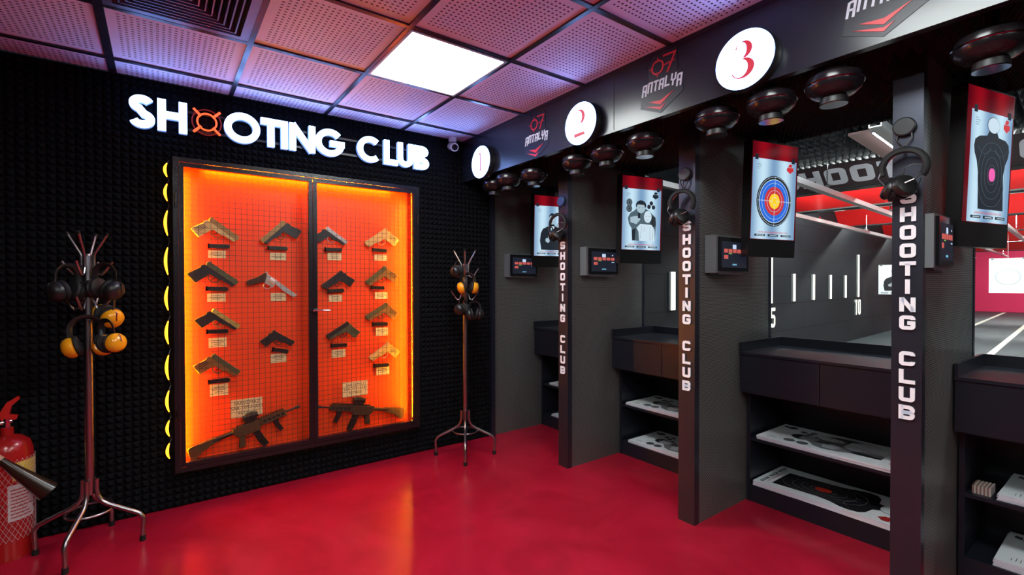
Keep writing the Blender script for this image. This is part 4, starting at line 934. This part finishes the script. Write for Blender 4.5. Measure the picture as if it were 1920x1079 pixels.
struct('trim_7', MB().box((XE, -.0, 0), (XE + .05, .14, 2.3)), M_LAM, 'dark end post of booth one at the range', 'trim')
# lane lines
LL = [(-1.03, 'second lane line, nearest the panelled wall'), (-2.03, 'middle lane line'), (-3.0, 'lane line seen through the fourth booth'), (-.1, 'lane line at the foot of the left range wall'), (-4.0, 'lane line furthest right')]
def lane(v, nm):
    q = MB(RW); q.box((.4, v - .05, .0), (UE - .3, v + .05, .003)); q.build('lane_line', M_LANE, None, label='white painted ' + nm, cat='floor line', group='lane lines on the range floor')
for v, nm in ((-1.28, 'lane line right of the first lane'), (-2.32, 'lane line right of the second lane'), (-3.36, 'lane line right of the third lane'), (-4.4, 'lane line right of the fourth lane')): lane(v, nm)
# distance bars and figures
M_BAR = emis('distance bar light', (1, .98, .9), 2.2); M_BARS = mat('bar side', (.25, .25, .24), .5)
for u, z0, z1, nm in ((2.16, 1.02, 1.53, 'nearest the booths, seen in the second booth'), (5.35, 1.02, 2.06, 'tall, over the figure 5'), (6.42, 1.03, 1.55, 'first after the figure 5'), (7.47, 1.03, 1.55, 'second after the figure 5'), (8.52, 1.03, 1.55, 'third after the figure 5'), (9.57, 1.03, 1.55, 'fourth after the figure 5'), (10.58, 1.03, 2.06, 'tall, over the figure 10')):
    t = thing('distance_bar', tuple(RW @ Vector((u, 0, z0))), 'lit white distance bar on the range wall, ' + nm, 'wall light', 'distance bars on the range wall')
    MB(RW).box((u - .055, -.03, z0), (u + .055, 0, z1)).build('casing', M_BARS, t); MB(RW).box((u - .052, -.034, z0 + .004), (u + .052, -.03, z1 - .004)).build('lit_face', M_BAR, t)
def rw_frame(u, v, z): return RW @ Matrix.Translation((u, v, z)) @ Matrix(((1,0,0,0),(0,0,-1,0),(0,1,0,0),(0,0,0,1)))
for u, tx, hh in ((5.42, '5', .34), (10.55, '10', .37)):
    t = thing('distance_number', tuple(RW @ Vector((u, 0, .6))), 'white raised number %s on the range wall' % {'5': 'five', '10': 'ten'}[tx], 'number')
    for i, ch in enumerate(tx):
        w = .2 if ch != '1' else .16; xx = -.1 * len(tx) + .24 * i - (.03 if len(tx) > 1 else 0)
        st = euro(ch, w / hh, .16)
        q = MB(rw_frame(u, -.0, .6)); put(q, st, xx, 0, hh, hh, hh * .17, 0, .03); d_ = q.build('numeral', M_BARS, t)
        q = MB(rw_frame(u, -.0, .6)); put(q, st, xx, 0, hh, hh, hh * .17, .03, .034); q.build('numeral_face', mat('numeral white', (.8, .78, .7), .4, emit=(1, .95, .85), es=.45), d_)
# carrier rails
for v, nm in ((-.53, 'first'), (-1.5, 'second'), (-2.5, 'third'), (-3.5, 'fourth')):
    t = thing('carrier_rail', tuple(RW @ Vector((.3, v, 2.45))), 'long metal target rail of the %s lane under the range ceiling' % nm, 'rail', 'target carrier rails')
    q = MB(RW); q.box((.4, v - .035, 2.43), (26, v + .035, 2.438)); q.box((.4, v - .035, 2.438), (26, v - .029, 2.49)); q.box((.4, v + .029, 2.438), (26, v + .035, 2.49)); q.build('profile', mat('aluminium', (.62, .6, .6), .35, metal=.7), t)
    for i, u in enumerate((3, 6, 9, 12, 16, 20, 24)):
        q = MB(RW); q.cyl((u, v, 2.49), (u, v, ZC), .006, n=8); q.box((u - .03, v - .03, 2.485), (u + .03, v + .03, 2.53)); q.build('hanger', M_CHR, t)
# hanging targets down-range
def hung(u, v, zc, kind, label, w=.52, h=.7, wd=.0):
    t = thing('paper_target', tuple(RW @ Vector((u, v, zc - h / 2))), label, 'paper target', 'paper targets hanging down-range')
    Fm = RW @ Matrix.Translation((u, v + w / 2, zc - h / 2)) @ Matrix(((0,0,-1,0),(-1,0,0,0),(0,1,0,0),(0,0,0,1)))
    q = MB(Fm); q.box((0, 0, -.004), (w, h, 0)); sh = q.build('sheet', M_WHT, t)
    q = MB(Fm); q.box((0, h, -.012), (w, h + .012, .008)); 
    q.cyl((w / 2, h, -.002), (w / 2, 2.43 - zc + h / 2, -.002), .004, n=6); cr = q.build('hanger_bar', M_STL, t)
    for x in (.05, w - .05):
        q = MB(Fm); q.box((x - .02, h - .02, -.008), (x + .02, h + .03, .006)); q.build('clip', M_BLK, t)
    if kind == 'oval':
        q = MB(Fm); q.ring((w / 2, h * .47), w * .3, w * .34, .0003, .001, .95); q.build('oval_ring', mat('pale grey ink', (.3, .36, .36), .5), t)
    else: draw_target(sh, Fm @ Matrix.Translation((0, 0, .0003)), w, h, kind, False)
hung(11.3, -.56, 1.45, 'suit', 'brightly lit paper target with a suited figure beside the range wall', .60, .72)
hung(11.4, -2.42, 1.52, 'oval', 'brightly lit white paper target with an oval before the red wall', .56, .74)
t = thing('added_tube_lamp', (XE + .1, -3, 2.42), 'added unseen fill tube behind the booth soffit, brightening the baffle lettering', 'lamp')  # added lamp, hidden behind the soffit to brighten the range and baffle lettering
MB().box((XE + .05, -5.9, 2.40), (XE + .09, -.1, 2.44)).build('housing', M_GREY, t)
MB().box((XE + .09, -5.85, 2.405), (XE + .11, -.15, 2.435)).build('tube', emis('added fill tube', (.82, .97, 1), 120), t)
for v, nm in ((-2.02, 'over the third lane'), (-5.0, 'further right')):
    t = thing('range_lamp', tuple(RW @ Vector((3.2, v, 2.92))), 'white strip lamp on a brown board in the ridged foam, ' + nm, 'lamp')
    MB(RW).box((2.4, v - .02, 2.915), (3.9, v + .17, 2.94)).build('board', mat('brown board', (.3, .17, .16), .5), t)
    MB(RW).box((2.4, v - .08, 2.90), (3.9, v - .022, 2.94)).build('housing', M_GREY, t)
    MB(RW).box((2.42, v - .07, 2.893), (3.88, v - .03, 2.899)).build('tube', emis('range strip', (.85, .95, 1), 60), t)
# overhead baffles: leaning boards, red ones down-range
M_BRED = mat('red baffle', (.6, .012, .012), .3, coat=.2); M_BDRK = mat('baffle maroon', (.06, .03, .035), .4)
BAF = [(4.3, 2.70, 2.97, 1), (5.9, 2.64, 2.92, 0), (9.2, 2.64, 2.95, 0), (13.2, 2.64, 2.95, 0), (18.0, 2.64, 2.95, 0), (24.0, 2.64, 2.95, 0)]
BL = ['maroon ceiling baffle with SHOOTING CLUB lettering', 'red ceiling baffle nearest behind the lettered baffle', 'second red ceiling baffle of the range', 'third red ceiling baffle of the range', 'fourth red ceiling baffle of the range', 'last red ceiling baffle before the red wall']
for k, (u, z0, z1, tx) in enumerate(BAF):
    t = thing('ceiling_baffle', tuple(RW @ Vector((u, -3, z0))), BL[k], 'baffle', 'ceiling baffles over the range')
    q = MB(RW); dx = .35
    q.add([(u, 0, z0), (u, VR, z0), (u - dx, VR, z1), (u - dx, 0, z1), (u + .03, 0, z0), (u + .03, VR, z0), (u - dx + .03, VR, z1), (u - dx + .03, 0, z1)], [(0,1,2,3),(7,6,5,4),(0,4,5,1),(2,6,7,3),(1,5,6,2),(0,3,7,4)])
    q.build('board', M_BDRK if tx else M_BRED, t)
    q = MB(RW); q.box((u + .0, VR, z0 - .02), (u + .25, 0, z0 - .003)); q.build('underside', M_MBLK, t)
    q = MB(RW); q.box((u + 1.0, VR + .3, 2.96), (u + 1.06, -.2, 2.98)); q.box((u+.98, VR+.3, 2.98), (u+1.08, -.2, ZC-.002))
    q.build('tube_light', emis('range tube light', (.9, 1, .98), RANGE_E), t)
    if tx:
        sl = math.hypot(dx, z1 - z0); up = Vector((-dx, 0, z1 - z0)) / sl; X = Vector((0, -1, 0)); n_ = X.cross(up)
        Fm = RW @ Matrix(((X.x, up.x, n_.x, u), (X.y, up.y, n_.y, -.58), (X.z, up.z, n_.z, z0), (0, 0, 0, 1)))
        xx = 0
        q = MB(Fm)
        for ch in 'SHOOTING CLUB':
            if ch == ' ': xx += .2; continue
            w = .25 if ch != 'I' else .1
            put(q, euro(ch, w / .3, .27), xx, .07, .3, .3, .078, .002, .004); xx += w + .04
        q.build('lettering', mat('baffle lettering', (.9, .86, .9), .5), t)
# wedge foam on the near range ceiling: long ridges running down-range
q = MB(RW @ Matrix.Translation((0, 0, ZC)) @ Matrix.Rotation(PI, 4, 'X'))
for i in range(100):
    y0 = .07 * i
    for j in range(16):
        u0 = .05 + .25 * j; q.add([(u0, y0, 0), (u0 + .247, y0, 0), (u0 + .247, y0 + .07, 0), (u0, y0 + .07, 0), (u0, y0 + .035, .11), (u0 + .247, y0 + .035, .085)], [(0, 1, 5, 4), (2, 3, 4, 5), (0, 4, 3), (1, 2, 5)])
q.build('foam_wedges', mat('range foam', (.02, .022, .028), .6), None, label='black ridged sound foam under the near range ceiling', cat='foam', kind='structure')
